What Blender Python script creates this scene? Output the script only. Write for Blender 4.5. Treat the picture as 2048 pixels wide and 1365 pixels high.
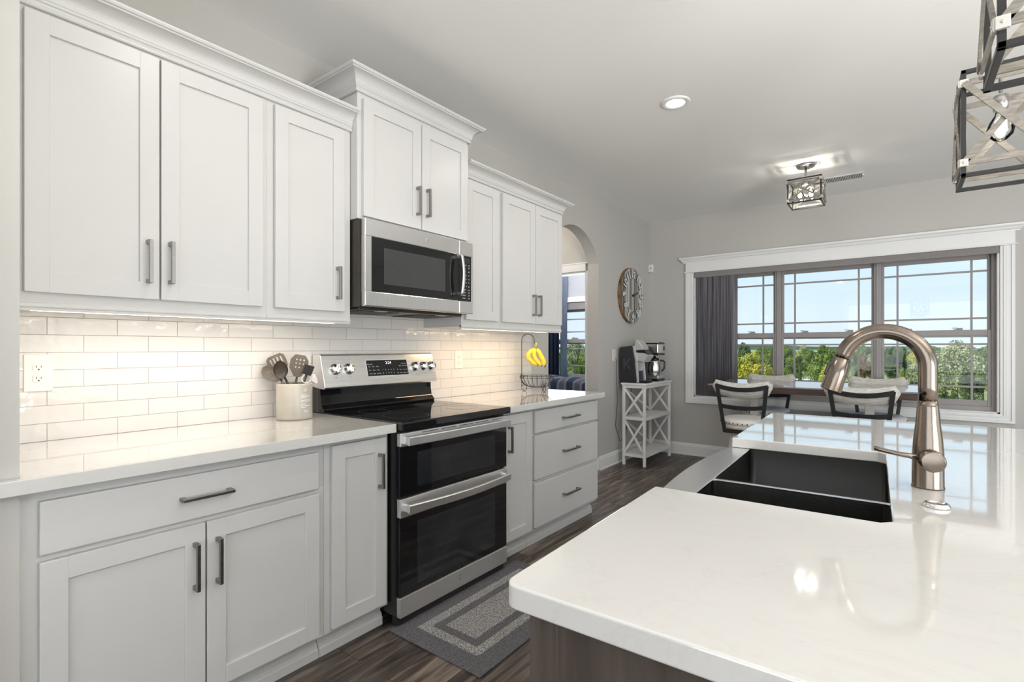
import bpy, bmesh, math, random
from mathutils import Vector, Matrix
random.seed(7)
PI = math.pi
scene = bpy.context.scene
COL = scene.collection
for o in list(bpy.data.objects): bpy.data.objects.remove(o)

# ------------------------------------------------------------------ camera
cam_d = bpy.data.cameras.new('camera'); cam = bpy.data.objects.new('camera', cam_d); COL.objects.link(cam)
scene.camera = cam
FPX = 1020.0
cam_d.sensor_width = 36; cam_d.lens = FPX/2048*36
cam_d.shift_y = 13.5/2048
cam_d.clip_start = .02; cam_d.clip_end = 4000
YAW = math.atan(778/1020.)
cam.location = (2.40, 0, 1.243); cam.rotation_euler = (PI/2, 0, YAW)

# ------------------------------------------------------------------ colour management
vs = scene.view_settings
vs.view_transform = 'Standard'; vs.look = 'None'; vs.gamma = 1; vs.use_curve_mapping = False
vs.exposure = 0.0

# ------------------------------------------------------------------ sky and sun
w = bpy.data.worlds.new('World'); scene.world = w; w.use_nodes = True
nt = w.node_tree
tc = nt.nodes.new('ShaderNodeTexCoord'); sx = nt.nodes.new('ShaderNodeSeparateXYZ'); rp = nt.nodes.new('ShaderNodeValToRGB')
nt.links.new(tc.outputs['Generated'], sx.inputs[0]); nt.links.new(sx.outputs['Z'], rp.inputs[0])
el = rp.color_ramp.elements; el[0].position = 0; el[0].color = (.66, .78, .88, 1); el[1].position = 1; el[1].color = (.16, .32, .66, 1)
for p_, c_ in ((.04, (.70, .82, .90)), (.12, (.62, .78, .90)), (.24, (.48, .68, .88))): e_ = el.new(p_); e_.color = (*c_, 1)
nt.nodes['Background'].inputs['Strength'].default_value = 1.22
nt.links.new(rp.outputs[0], nt.nodes['Background'].inputs[0])
def light(kind, name, loc, energy, color=(1, 1, 1), size=None, size_y=None, rot=(0, 0, 0), shape=None, parent=None, spread=None, spec=1.0):
    d = bpy.data.lights.new(name, kind); d.energy = energy; d.color = color
    if kind == 'AREA':
        d.shape = shape or 'RECTANGLE'; d.size = size
        if size_y: d.size_y = size_y
        if spread: d.spread = spread
    elif kind in ('POINT', 'SPOT') and size is not None: d.shadow_soft_size = size
    d.specular_factor = spec
    o = bpy.data.objects.new(name, d); COL.objects.link(o); o.location = loc; o.rotation_euler = rot
    if parent: o.parent = parent; o.matrix_parent_inverse = parent.matrix_world.inverted()
    return o
sun = light('SUN', 'sun', (-20, -20, 40), 4.2, (1, .95, .86)); sun.data.angle = .01
sun.rotation_euler = Vector((-.55, -.62, .72)).to_track_quat('Z', 'Y').to_euler()
# area lights at unseen openings: daylight on the right, added fill behind the camera
light('AREA', 'daylight_right', (6.45, 2.6, 1.30), 48, (.95, .975, 1), 4.6, 2.0, (0, PI/2+.4, 0))
light('AREA', 'fill_back', (3.6, -3.9, 1.4), 75, (.95, .975, 1), 4.6, 2.1, (PI/2+.42, 0, 0))
# added upward area light that brightens the ceiling, like a bounced flash
fl = light('AREA', 'ceiling_fill', (4.9, .3, 1.0), 180, (1, .985, .96), 1.8, 1.8, spread=math.radians(165))
fl.rotation_euler = Vector((.35, -.38, -1)).to_track_quat('Z', 'Y').to_euler()

# ------------------------------------------------------------------ materials
def mat(name, color=(.8, .8, .8), rough=.5, metal=0., spec=.5, emit=None, es=0., coat=0.):
    m = bpy.data.materials.new(name); m.use_nodes = True
    b = m.node_tree.nodes['Principled BSDF']
    b.inputs['Base Color'].default_value = (*color, 1); b.inputs['Roughness'].default_value = rough
    b.inputs['Metallic'].default_value = metal; b.inputs['Specular IOR Level'].default_value = spec
    b.inputs['Coat Weight'].default_value = coat
    if emit: b.inputs['Emission Color'].default_value = (*emit, 1); b.inputs['Emission Strength'].default_value = es
    return m
def N(m, t, **k):
    n = m.node_tree.nodes.new(t)
    for a, v in k.items():
        if a in n.inputs.keys(): n.inputs[a].default_value = v
        else: setattr(n, a, v)
    return n
def LK(m, a, b): m.node_tree.links.new(a, b)
def B(m): return m.node_tree.nodes['Principled BSDF']
def coords(m, scale=(1, 1, 1), rot=(0, 0, 0), obj=False):
    if obj: c = N(m, 'ShaderNodeTexCoord').outputs['Object']
    else: c = N(m, 'ShaderNodeNewGeometry').outputs['Position']
    mp = N(m, 'ShaderNodeMapping'); mp.inputs['Scale'].default_value = scale; mp.inputs['Rotation'].default_value = rot
    LK(m, c, mp.inputs['Vector']); return mp.outputs[0]
def ramp(m, fac, stops):
    r = N(m, 'ShaderNodeValToRGB'); e = r.color_ramp.elements
    while len(e) < len(stops): e.new(.5)
    for i, (p, c) in enumerate(stops): e[i].position = p; e[i].color = (*c, 1)
    LK(m, fac, r.inputs[0]); return r.outputs[0]
def noise_col(m, a, b, scale, stretch=(1, 1, 1), detail=3, lo=.35, hi=.65, obj=False):
    n = N(m, 'ShaderNodeTexNoise', Scale=scale, Detail=detail); LK(m, coords(m, stretch, obj=obj), n.inputs['Vector'])
    LK(m, ramp(m, n.outputs[0], [(lo, a), (hi, b)]), B(m).inputs['Base Color']); return n
def bump(m, height, strength=.3, dist=.01):
    b = N(m, 'ShaderNodeBump', Strength=strength, Distance=dist); LK(m, height, b.inputs['Height']); LK(m, b.outputs[0], B(m).inputs['Normal']); return b

M = {}
M['cab'] = mat('white_cabinet_paint', (.74, .73, .71), .33, spec=.4)
noise_col(M['cab'], (.60, .592, .578), (.615, .606, .592), 3)
M['trim'] = mat('white_trim_paint', (.82, .82, .81), .35); noise_col(M['trim'], (.81, .81, .80), (.83, .83, .82), 4)
M['wall'] = mat('greige_wall_paint', (.5, .48, .45), .75); n = noise_col(M['wall'], (.51, .495, .468), (.53, .513, .485), 1.5)
n2 = N(M['wall'], 'ShaderNodeTexNoise', Scale=220.); LK(M['wall'], coords(M['wall']), n2.inputs['Vector']); bump(M['wall'], n2.outputs[0], .05, .002)
M['wallbed'] = mat('grey_blue_bedroom_paint', (.42, .43, .46), .8); noise_col(M['wallbed'], (.41, .42, .45), (.43, .44, .47), 2)
M['ceil'] = mat('ceiling_paint', (.82, .81, .79), .85); noise_col(M['ceil'], (.87, .862, .845), (.885, .877, .86), 1.2)
# floor planks, running along y
m = M['floor'] = mat('vinyl_plank_floor', (.1, .08, .07), .38)
g = N(m, 'ShaderNodeNewGeometry'); sp = N(m, 'ShaderNodeSeparateXYZ'); LK(m, g.outputs['Position'], sp.inputs[0])
cb = N(m, 'ShaderNodeCombineXYZ'); LK(m, sp.outputs['Y'], cb.inputs['X']); LK(m, sp.outputs['X'], cb.inputs['Y'])
br = N(m, 'ShaderNodeTexBrick', Scale=1., offset=.37, offset_frequency=2); LK(m, cb.outputs[0], br.inputs['Vector'])
br.inputs['Brick Width'].default_value = 1.22; br.inputs['Row Height'].default_value = .18; br.inputs['Mortar Size'].default_value = .0012
br.inputs['Color1'].default_value = (0, 0, 0, 1); br.inputs['Color2'].default_value = (1, 1, 1, 1); br.inputs['Mortar'].default_value = (0, 0, 0, 1)
mp = N(m, 'ShaderNodeMapping'); mp.inputs['Scale'].default_value = (1.1, 12, 1); LK(m, cb.outputs[0], mp.inputs['Vector'])
ad = N(m, 'ShaderNodeVectorMath', operation='ADD'); sc = N(m, 'ShaderNodeVectorMath', operation='SCALE'); sc.inputs['Scale'].default_value = 9.0
LK(m, br.outputs['Color'], sc.inputs[0]); LK(m, mp.outputs[0], ad.inputs[0]); LK(m, sc.outputs[0], ad.inputs[1])
n1 = N(m, 'ShaderNodeTexNoise', Scale=1.4, Detail=8., Distortion=1.2); n1.inputs['Roughness'].default_value = .66; LK(m, ad.outputs[0], n1.inputs['Vector'])
c1 = ramp(m, n1.outputs[0], [(.32, (.026, .019, .015)), (.44, (.066, .050, .040)), (.53, (.130, .102, .082)), (.66, (.27, .225, .185))])
mx = N(m, 'ShaderNodeMix', data_type='RGBA', blend_type='MULTIPLY'); mx.inputs[0].default_value = 1.
tint = ramp(m, br.outputs['Color'], [(0, (.62, .62, .64)), (1, (1.4, 1.36, 1.32))])
LK(m, c1, mx.inputs[6]); LK(m, tint, mx.inputs[7])
mx2 = N(m, 'ShaderNodeMix', data_type='RGBA'); LK(m, br.outputs['Fac'], mx2.inputs[0]); LK(m, mx.outputs[2], mx2.inputs[6]); mx2.inputs[7].default_value = (.015, .012, .01, 1)
LK(m, mx2.outputs[2], B(m).inputs['Base Color'])
bump(m, n1.outputs[0], .12, .004)
# backsplash tile
m = M['tile'] = mat('glazed_subway_tile', (.8, .77, .74), .08, spec=.6)
g = N(m, 'ShaderNodeNewGeometry'); sp = N(m, 'ShaderNodeSeparateXYZ'); LK(m, g.outputs['Position'], sp.inputs[0])
ay = N(m, 'ShaderNodeMath', operation='ADD'); ay.inputs[1].default_value = -.435; LK(m, sp.outputs['Y'], ay.inputs[0])
az = N(m, 'ShaderNodeMath', operation='ADD'); az.inputs[1].default_value = -.914+.0625; LK(m, sp.outputs['Z'], az.inputs[0])
cb = N(m, 'ShaderNodeCombineXYZ'); LK(m, ay.outputs[0], cb.inputs['X']); LK(m, az.outputs[0], cb.inputs['Y'])
br = N(m, 'ShaderNodeTexBrick', Scale=1., offset=.5, offset_frequency=2); LK(m, cb.outputs[0], br.inputs['Vector'])
br.inputs['Brick Width'].default_value = .2034; br.inputs['Row Height'].default_value = .0625; br.inputs['Mortar Size'].default_value = .0013; br.inputs['Mortar Smooth'].default_value = .15
br.inputs['Color1'].default_value = (.72, .695, .67, 1); br.inputs['Color2'].default_value = (.75, .73, .705, 1); br.inputs['Mortar'].default_value = (.42, .40, .38, 1)
LK(m, br.outputs['Color'], B(m).inputs['Base Color'])
rr = ramp(m, br.outputs['Fac'], [(0, (.07, .07, .07)), (1, (.8, .8, .8))]); LK(m, rr, B(m).inputs['Roughness'])
nn = N(m, 'ShaderNodeTexNoise', Scale=26., Detail=1.5); LK(m, g.outputs['Position'], nn.inputs['Vector'])
nb = bump(m, nn.outputs[0], .35, .006)
b2 = N(m, 'ShaderNodeBump', Strength=.7, Distance=.002, invert=True); LK(m, br.outputs['Fac'], b2.inputs['Height']); LK(m, nb.outputs[0], b2.inputs['Normal']); LK(m, b2.outputs[0], B(m).inputs['Normal'])
# quartz
m = M['quartz'] = mat('white_quartz', (.8, .78, .75), .06, spec=.6, coat=.8); B(m).inputs['Coat Roughness'].default_value = .03; B(m).inputs['Coat IOR'].default_value = 1.6
n1 = N(m, 'ShaderNodeTexNoise', Scale=1.6, Detail=7., Distortion=2.2); n1.inputs['Roughness'].default_value = .62; LK(m, coords(m), n1.inputs['Vector'])
LK(m, ramp(m, n1.outputs[0], [(.0, (.665, .652, .628)), (.485, (.665, .652, .628)), (.5, (.64, .627, .602)), (.515, (.665, .652, .628)), (1, (.672, .658, .635))]), B(m).inputs['Base Color'])
def steel(name, col, rough, sx=(20, .12, 45), st=.03):
    m = mat(name, col, rough, 1.)
    n = N(m, 'ShaderNodeTexNoise', Scale=30., Detail=2.); LK(m, coords(m, sx), n.inputs['Vector'])
    LK(m, ramp(m, n.outputs[0], [(.3, (rough*.8,)*3), (.7, (rough*1.25,)*3)]), B(m).inputs['Roughness'])
    bump(m, n.outputs[0], st, .001)
    return m
M['steel'] = steel('brushed_stainless', (.80, .79, .78), .30)
M['steelv'] = steel('polished_stainless', (.84, .83, .82), .22, (45, 45, .1))
M['steelp'] = mat('satin_stainless_sink', (.80, .80, .80), .28, 1.); noise_col(M['steelp'], (.79, .79, .79), (.81, .81, .81), 3)
M['steelh'] = steel('satin_stainless_handle', (.84, .83, .82), .42, (45, 45, .1))
M['nickel'] = steel('brushed_nickel_faucet', (.22, .18, .148), .22, (40, 40, .2), .03)
M['nickel2'] = steel('satin_nickel', (.52, .50, .48), .3)
M['sink'] = steel('basin_dark_reflection', (.10, .095, .09), .32)  # basin steel coloured dark to stand for its dark reflections
M['chrome'] = mat('chrome', (.8, .8, .8), .16, 1.); noise_col(M['chrome'], (.78, .78, .78), (.82, .82, .82), 5)
M['pull'] = steel('pewter_pull', (.30, .285, .27), .32)
M['black'] = mat('black_enamel', (.012, .012, .013), .18); noise_col(M['black'], (.011, .011, .012), (.015, .015, .016), 4)
M['glassblk'] = mat('black_glass', (.006, .006, .007), .03, spec=.6); noise_col(M['glassblk'], (.005, .005, .006), (.008, .008, .009), 2)
M['ovenwin'] = mat('oven_window_glass', (.018, .02, .022), .05, spec=.7); noise_col(M['ovenwin'], (.014, .016, .018), (.024, .026, .03), 6)
M['mwwin'] = mat('microwave_window_mesh', (.05, .05, .052), .12, spec=.6); noise_col(M['mwwin'], (.045, .046, .048), (.05, .05, .052), 40)
M['blackmat'] = mat('matte_black', (.02, .02, .021), .5); noise_col(M['blackmat'], (.018, .018, .019), (.025, .025, .026), 8)
M['brownblk'] = mat('dark_brown_steel_case', (.035, .028, .022), .3); noise_col(M['brownblk'], (.03, .024, .019), (.04, .032, .026), 3)
M['whiteink'] = mat('white_print', (.8, .8, .8), .5, emit=(1, 1, 1), es=.0)
M['digits'] = mat('lit_clock_digits', (.9, .95, 1), .5, emit=(.85, .95, 1), es=.8)
M['ringink'] = mat('faint_burner_ring', (.03, .03, .032), .3)
M['grayink'] = mat('grey_print', (.15, .15, .15), .5)
M['outlet'] = mat('white_plastic', (.80, .77, .73), .35); noise_col(M['outlet'], (.79, .76, .72), (.81, .78, .74), 6)
M['hole'] = mat('slot_dark', (.02, .015, .01), .6)
# glass pane
m = M['pane'] = bpy.data.materials.new('window_glass'); m.use_nodes = True
m.node_tree.nodes.remove(B(m)); out = m.node_tree.nodes['Material Output']
tr = N(m, 'ShaderNodeBsdfTransparent'); tr.inputs[0].default_value = (.97, .98, .98, 1); gl = N(m, 'ShaderNodeBsdfGlossy'); gl.inputs['Roughness'].default_value = .0
fr = N(m, 'ShaderNodeFresnel', IOR=1.35); mxs = N(m, 'ShaderNodeMixShader'); LK(m, fr.outputs[0], mxs.inputs[0]); LK(m, tr.outputs[0], mxs.inputs[1]); LK(m, gl.outputs[0], mxs.inputs[2]); LK(m, mxs.outputs[0], out.inputs[0])
M['bulbglass'] = m
M['winframe'] = mat('taupe_window_vinyl', (.20, .18, .175), .45); noise_col(M['winframe'], (.30, .28, .275), (.32, .30, .295), 6)
M['valance'] = mat('grey_valance_fabric', (.17, .155, .155), .8); noise_col(M['valance'], (.23, .215, .215), (.26, .24, .24), 120, (1, 1, .2))
m = M['blind'] = mat('grey_streaked_blind', (.2, .19, .2), .7); noise_col(m, (.22, .205, .23), (.74, .71, .76), 40, (2.5, 2.5, .03), lo=.3, hi=.7)
m = M['islandwood'] = mat('dark_stained_wood', (.1, .08, .07), .4); noise_col(m, (.062, .048, .040), (.10, .078, .066), 9, (5, 5, .35), 6)
m = M['tabletop'] = mat('glossy_grey_wood_tabletop', (.2, .17, .16), .09, spec=.7); noise_col(m, (.16, .14, .15), (.34, .31, .33), 5, (.6, 9, 1), 6)
m = M['tableedge'] = mat('dark_walnut_edge', (.06, .035, .028), .35); noise_col(m, (.035, .020, .016), (.075, .045, .036), 8, (.5, 8, 8), 4)
M['chairwhite'] = mat('distressed_white_wood', (.6, .58, .54), .5); noise_col(M['chairwhite'], (.48, .455, .41), (.66, .645, .61), 9, (3, 3, 20), obj=True)
M['chairblack'] = mat('black_metal_frame', (.015, .015, .017), .42); noise_col(M['chairblack'], (.013, .013, .014), (.02, .02, .022), 9)
M['leather'] = mat('white_leather', (.72, .70, .68), .42); n = noise_col(M['leather'], (.69, .67, .65), (.74, .72, .70), 5)
M['nail'] = mat('dark_bronze_nailhead', (.06, .04, .03), .3, 1.)
# rug
m = M['rug'] = mat('charcoal_rug_pile', (.13, .125, .135), .95, spec=.1)
n1 = N(m, 'ShaderNodeTexNoise', Scale=260., Detail=3.); LK(m, coords(m), n1.inputs['Vector'])
LK(m, ramp(m, n1.outputs[0], [(.3, (.075, .07, .074)), (.7, (.21, .20, .21))]), B(m).inputs['Base Color']); bump(m, n1.outputs[0], .6, .004)
m = M['ruglight'] = mat('mottled_light_rug_loops', (.35, .34, .34), .95, spec=.1)
n1 = N(m, 'ShaderNodeTexNoise', Scale=210., Detail=2.); LK(m, coords(m), n1.inputs['Vector'])
LK(m, ramp(m, n1.outputs[0], [(.34, (.10, .095, .095)), (.5, (.36, .34, .33)), (.66, (.62, .60, .57))]), B(m).inputs['Base Color']); bump(m, n1.outputs[0], 1., .008)
m = M['crock'] = mat('mottled_stone_crock', (.4, .37, .31), .3); noise_col(m, (.40, .37, .31), (.47, .445, .39), 14, detail=6, lo=.3)
M['utensil'] = mat('taupe_nylon', (.13, .105, .08), .35); noise_col(M['utensil'], (.075, .060, .044), (.10, .08, .06), 20)
M['utensilh'] = mat('black_handle', (.02, .018, .017), .3)
m = M['banana'] = mat('ripe_banana_skin', (.75, .55, .04), .42); noise_col(m, (.72, .50, .03), (.85, .66, .07), 30)
M['bananastem'] = mat('green_banana_stem', (.28, .30, .04), .5); M['bananatip'] = mat('brown_banana_tip', (.04, .025, .015), .6)
M['wire'] = mat('dark_bronze_wire', (.035, .028, .022), .35, .6)
m = M['clockwood'] = mat('reclaimed_plank_clock_face', (.4, .38, .35), .7)
w1 = N(m, 'ShaderNodeTexNoise', Scale=9., Detail=2.); LK(m, coords(m, (1, 2.2, .04)), w1.inputs['Vector'])
LK(m, ramp(m, w1.outputs[0], [(.36, (.12, .115, .11)), (.46, (.32, .30, .28)), (.54, (.42, .41, .36)), (.6, (.7, .68, .64))]), B(m).inputs['Base Color'])
m = M['clockrim'] = mat('brown_wood_clock_edge', (.22, .11, .04), .6); noise_col(m, (.10, .055, .025), (.30, .16, .06), 18)
M['numwhite'] = mat('white_metal_numeral', (.72, .72, .70), .35)
M['bedding'] = mat('blue_striped_comforter', (.15, .18, .25), .85)
m = M['bedding']; wv = N(m, 'ShaderNodeTexWave', Scale=.9, Distortion=2.5); wv.inputs['Detail'].default_value = 1.; LK(m, coords(m, (1.6, .3, .5)), wv.inputs['Vector'])
LK(m, ramp(m, wv.outputs[0], [(.25, (.022, .035, .07)), (.4, (.13, .17, .26)), (.6, (.24, .24, .27)), (.85, (.10, .11, .15))]), B(m).inputs['Base Color'])
M['curtain'] = mat('blue_curtain_fabric', (.10, .15, .25), .85); noise_col(M['curtain'], (.12, .17, .28), (.19, .25, .38), 30, (1, 1, .1))
M['sheer'] = mat('pale_blue_sheer', (.42, .50, .66), .85); noise_col(M['sheer'], (.60, .68, .84), (.70, .78, .92), 30, (1, 1, .1))
m = M['cagewood'] = mat('weathered_grey_strap', (.35, .32, .28), .55); noise_col(m, (.17, .155, .13), (.27, .245, .21), 30, (1, 1, 6))
M['clip'] = mat('brushed_light_clip', (.62, .60, .56), .35, .6)
M['cageblack'] = mat('black_iron_frame', (.018, .017, .017), .4)
M['bulb'] = mat('glowing_filament', (1, .95, .85), .5, emit=(1, .93, .80), es=28.)
M['lens'] = mat('can_light_lens', (1, 1, 1), .5, emit=(1, .97, .92), es=7.)
M['strip'] = mat('under_cabinet_led', (1, .9, .75), .5, emit=(1, .86, .66), es=3.)
M['vent'] = mat('white_register', (.75, .75, .74), .4)
M['navy'] = mat('navy_black_plastic', (.018, .02, .026), .45); noise_col(M['navy'], (.016, .018, .023), (.022, .024, .031), 4)
M['silver'] = mat('silver_plastic', (.60, .60, .60), .28, .35); noise_col(M['silver'], (.58, .58, .58), (.62, .62, .62), 4)
M['logo'] = mat('faint_logo_print', (.05, .055, .065), .5)
M['cord'] = mat('black_cord', (.02, .02, .02), .5)
M['blackglow'] = M['black']
def leafmat(name, a, b, c):
    m = mat(name, b, .75, spec=.2)
    oi = N(m, 'ShaderNodeObjectInfo'); n1 = N(m, 'ShaderNodeTexNoise', Scale=.9, Detail=4.); LK(m, coords(m), n1.inputs['Vector'])
    LK(m, ramp(m, n1.outputs[0], [(.32, a), (.5, b), (.68, c)]), B(m).inputs['Base Color'])
    B(m).inputs['Subsurface Weight'].default_value = 0
    return m
M['leafgreen'] = leafmat('green_leaves', (.05, .09, .02), (.15, .23, .05), (.32, .38, .10))
M['leafdark'] = leafmat('dark_green_leaves', (.025, .05, .02), (.07, .115, .04), (.15, .20, .07))
M['leafyellow'] = leafmat('yellow_green_leaves', (.16, .22, .03), (.48, .48, .07), (.72, .56, .10))
M['leafpale'] = leafmat('pale_green_leaves', (.13, .17, .07), (.34, .39, .18), (.56, .56, .30))
M['leafbrown'] = leafmat('rust_leaves', (.12, .075, .04), (.22, .14, .08), (.30, .22, .12))
M['bark'] = mat('tree_bark', (.15, .12, .10), .9); noise_col(M['bark'], (.10, .08, .065), (.22, .19, .16), 6)
m = M['grass'] = mat('lawn_grass', (.15, .25, .06), .95, spec=.1); noise_col(m, (.26, .33, .10), (.50, .50, .24), .12, detail=9)
M['hill'] = mat('wooded_hill', (.07, .12, .07), .95, spec=.1); noise_col(M['hill'], (.05, .09, .05), (.10, .15, .09), .03, detail=8)
M['roofwhite'] = mat('white_metal_roof', (.75, .74, .72), .5); M['barnred'] = mat('red_barn_boards', (.35, .07, .04), .7); M['housewhite'] = mat('white_siding', (.7, .7, .68), .7)
M['roofgrey'] = mat('grey_shingles', (.2, .2, .21), .8)

# ------------------------------------------------------------------ geometry helpers
class MB:
    def __init__(s): s.bm = bmesh.new()
    def _bev(s, verts, b, seg=2):
        if b > 0:
            vset = set(verts); ed = [e for e in s.bm.edges if e.verts[0] in vset and e.verts[1] in vset]
            bmesh.ops.bevel(s.bm, geom=ed, offset=b, segments=seg, affect='EDGES', profile=.5, clamp_overlap=True)
    def box(s, x0, x1, y0, y1, z0, z1, b=0., seg=2, mi=0, M4=None):
        r = bmesh.ops.create_cube(s.bm, size=1.)['verts']
        for v in r: v.co = Vector(((x0+x1)/2+v.co.x*(x1-x0), (y0+y1)/2+v.co.y*(y1-y0), (z0+z1)/2+v.co.z*(z1-z0)))
        if M4 is not None:
            for v in r: v.co = M4 @ v.co
        if mi:
            for f in {f for v in r for f in v.link_faces}: f.material_index = mi
        s._bev(r, b, seg); return s
    def bar(s, p0, p1, w, h, up=(0, 0, 1), b=0.):
        p0, p1 = Vector(p0), Vector(p1); d = p1-p0; L = d.length; z = d.normalized(); up = Vector(up)
        if abs(z.dot(up)) > .99: up = Vector((1, 0, 0))
        x = up.cross(z).normalized(); y = z.cross(x)
        m4 = Matrix(((x.x, y.x, z.x, p0.x), (x.y, y.y, z.y, p0.y), (x.z, y.z, z.z, p0.z), (0, 0, 0, 1)))
        return s.box(-w/2, w/2, -h/2, h/2, 0, L, b, M4=m4)
    def prism(s, poly, axis, a0, a1, b=0., seg=2):
        def P(p, a): return {'x': (a, p[0], p[1]), 'y': (p[0], a, p[1]), 'z': (p[0], p[1], a)}[axis]
        v0 = [s.bm.verts.new(P(p, a0)) for p in poly]; v1 = [s.bm.verts.new(P(p, a1)) for p in poly]
        f = [s.bm.faces.new(v0), s.bm.faces.new(v1[::-1])]
        n = len(poly)
        for i in range(n): f.append(s.bm.faces.new((v0[i], v0[(i+1) % n], v1[(i+1) % n], v1[i])))
        bmesh.ops.recalc_face_normals(s.bm, faces=f); s._bev(v0+v1, b, seg); return s
    def rings(s, rings, close=True, caps=True, loop=False):
        R = [[s.bm.verts.new(p) for p in r] for r in rings]; F = []
        for i in range(len(R)-1 + (1 if loop else 0)):
            a, b = R[i], R[(i+1) % len(R)]; n = len(a)
            for j in range(n if close else n-1):
                try: F.append(s.bm.faces.new((a[j], a[(j+1) % n], b[(j+1) % n], b[j])))
                except ValueError: pass
        if caps and not loop:
            for r in (R[0], R[-1]):
                try: F.append(s.bm.faces.new(r))
                except ValueError: pass
        for f in F: f.smooth = True
        bmesh.ops.recalc_face_normals(s.bm, faces=F); return s
    def tube(s, pts, r, n=12, loop=False, flat=1.):
        pts = [Vector(p) for p in pts]; k = len(pts)
        rr = r if isinstance(r, (list, tuple)) else [r]*k
        T = []
        for i in range(k):
            if loop: t = pts[(i+1) % k]-pts[i-1]
            else: t = pts[min(i+1, k-1)]-pts[max(i-1, 0)]
            T.append(t.normalized() if t.length > 1e-9 else Vector((0, 0, 1)))
        ref = Vector((0, 0, 1)) if abs(T[0].z) < .9 else Vector((1, 0, 0))
        u = T[0].cross(ref).normalized(); R = []
        for i in range(k):
            u = (u-T[i]*u.dot(T[i])); u = u.normalized() if u.length > 1e-6 else T[i].orthogonal().normalized()
            v = T[i].cross(u)
            R.append([pts[i]+(u*math.cos(2*PI*j/n)+v*math.sin(2*PI*j/n)*flat)*rr[i] for j in range(n)])
        return s.rings(R, loop=loop)
    def cyl(s, p0, p1, r0, r1=None, n=24, b=0.):
        r1 = r0 if r1 is None else r1
        p0, p1 = Vector(p0), Vector(p1)
        if b > 0:
            d = (p1-p0).normalized()
            return s.tube([p0, p0+d*.0001, p0+d*b, p1-d*b, p1-d*.0001, p1], [r0-b, r0-b*.9, r0, r1, r1-b*.9, r1-b], n)
        s.tube([p0, p1], [r0, r1], n)
        for f in s.bm.faces:
            if len(f.verts) == n: f.smooth = False
        return s
    def lathe(s, prof, c=(0, 0, 0), n=32, axis='z', loop=False):
        def P(r, h, a):
            x, y = r*math.cos(a), r*math.sin(a)
            if axis == 'z': return (c[0]+x, c[1]+y, c[2]+h)
            if axis == 'x': return (c[0]+h, c[1]+x, c[2]+y)
            return (c[0]+x, c[1]+h, c[2]+y)
        return s.rings([[P(max(r, 1e-4), h, 2*PI*j/n) for j in range(n)] for r, h in prof], loop=loop, caps=not loop)
    def quad(s, a, b, c, d):
        vs_ = [s.bm.verts.new(p) for p in (a, b, c, d)]; s.bm.faces.new(vs_); return s
    def sheet(s, fn, nu, nv, th=0.):
        g = [[s.bm.verts.new(fn(i/nu, j/nv)) for j in range(nv+1)] for i in range(nu+1)]; F = []
        for i in range(nu):
            for j in range(nv): f = s.bm.faces.new((g[i][j], g[i+1][j], g[i+1][j+1], g[i][j+1])); f.smooth = True; F.append(f)
        if th: bmesh.ops.solidify(s.bm, geom=F, thickness=th)
        return s
    def text(s, string, size, M4, ext=.0005, align='CENTER', bev=0.):
        cu = bpy.data.curves.new('t', 'FONT'); cu.body = string; cu.size = size; cu.extrude = ext; cu.align_x = align; cu.align_y = 'CENTER'; cu.resolution_u = 3
        cu.offset = bev
        o = bpy.data.objects.new('t', cu); COL.objects.link(o); dg = bpy.context.evaluated_depsgraph_get()
        me = bpy.data.meshes.new_from_object(o.evaluated_get(dg)); me.transform(M4); s.bm.from_mesh(me)
        bpy.data.objects.remove(o); bpy.data.meshes.remove(me); bpy.data.curves.remove(cu); return s
    def xf(s, m4): bmesh.ops.transform(s.bm, matrix=m4, verts=s.bm.verts); return s
def faceX(x, y, z): return Matrix(((0, 0, 1, x), (1, 0, 0, y), (0, 1, 0, z), (0, 0, 0, 1)))   # text facing +x
def faceYm(x, y, z): return Matrix(((1, 0, 0, x), (0, 0, -1, y), (0, 1, 0, z), (0, 0, 0, 1)))   # facing -y
def origin_of(o):
    v = Vector((0, 0, 0))
    while o is not None: v += o.location; o = o.parent
    return v
def obj(name, mb, m, parent=None, label=None, smooth_angle=None):
    me = bpy.data.meshes.new(name); base = origin_of(parent) if parent else Vector((0, 0, 0))
    vs_ = mb.bm.verts
    if parent is None and len(vs_):
        lo = Vector([min(v.co[i] for v in vs_) for i in range(3)]); hi = Vector([max(v.co[i] for v in vs_) for i in range(3)])
        loc = Vector(((lo.x+hi.x)/2, (lo.y+hi.y)/2, lo.z))
    else: loc = Vector((0, 0, 0))
    bmesh.ops.translate(mb.bm, verts=mb.bm.verts, vec=-(base+loc))
    mb.bm.to_mesh(me); mb.bm.free()
    for q in (m if isinstance(m, (list, tuple)) else [m]): me.materials.append(M[q] if isinstance(q, str) else q)
    o = bpy.data.objects.new(name, me); COL.objects.link(o); o.location = loc
    if parent: o.parent = parent
    if label: o['label'] = label
    return o
def tag(o, label, cat, group=None):
    o['label'] = label; o['category'] = cat
    if group: o['group'] = group
    return o
def thing(name, label, cat, loc=(0, 0, 0), group=None):
    o = bpy.data.objects.new(name, None); COL.objects.link(o); o.location = loc; o.empty_display_size = .1
    bpy.context.view_layer.update()
    return tag(o, label, cat, group)
def struct(name, mb, m, parent=None):
    o = obj(name, mb, m, parent)
    if parent is None: o['kind'] = 'structure'
    return o
def copy_tree(o, parent=None):
    c = o.copy(); COL.objects.link(c); c.parent = parent
    for ch in list(o.children): copy_tree(ch, c)
    return c

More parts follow.
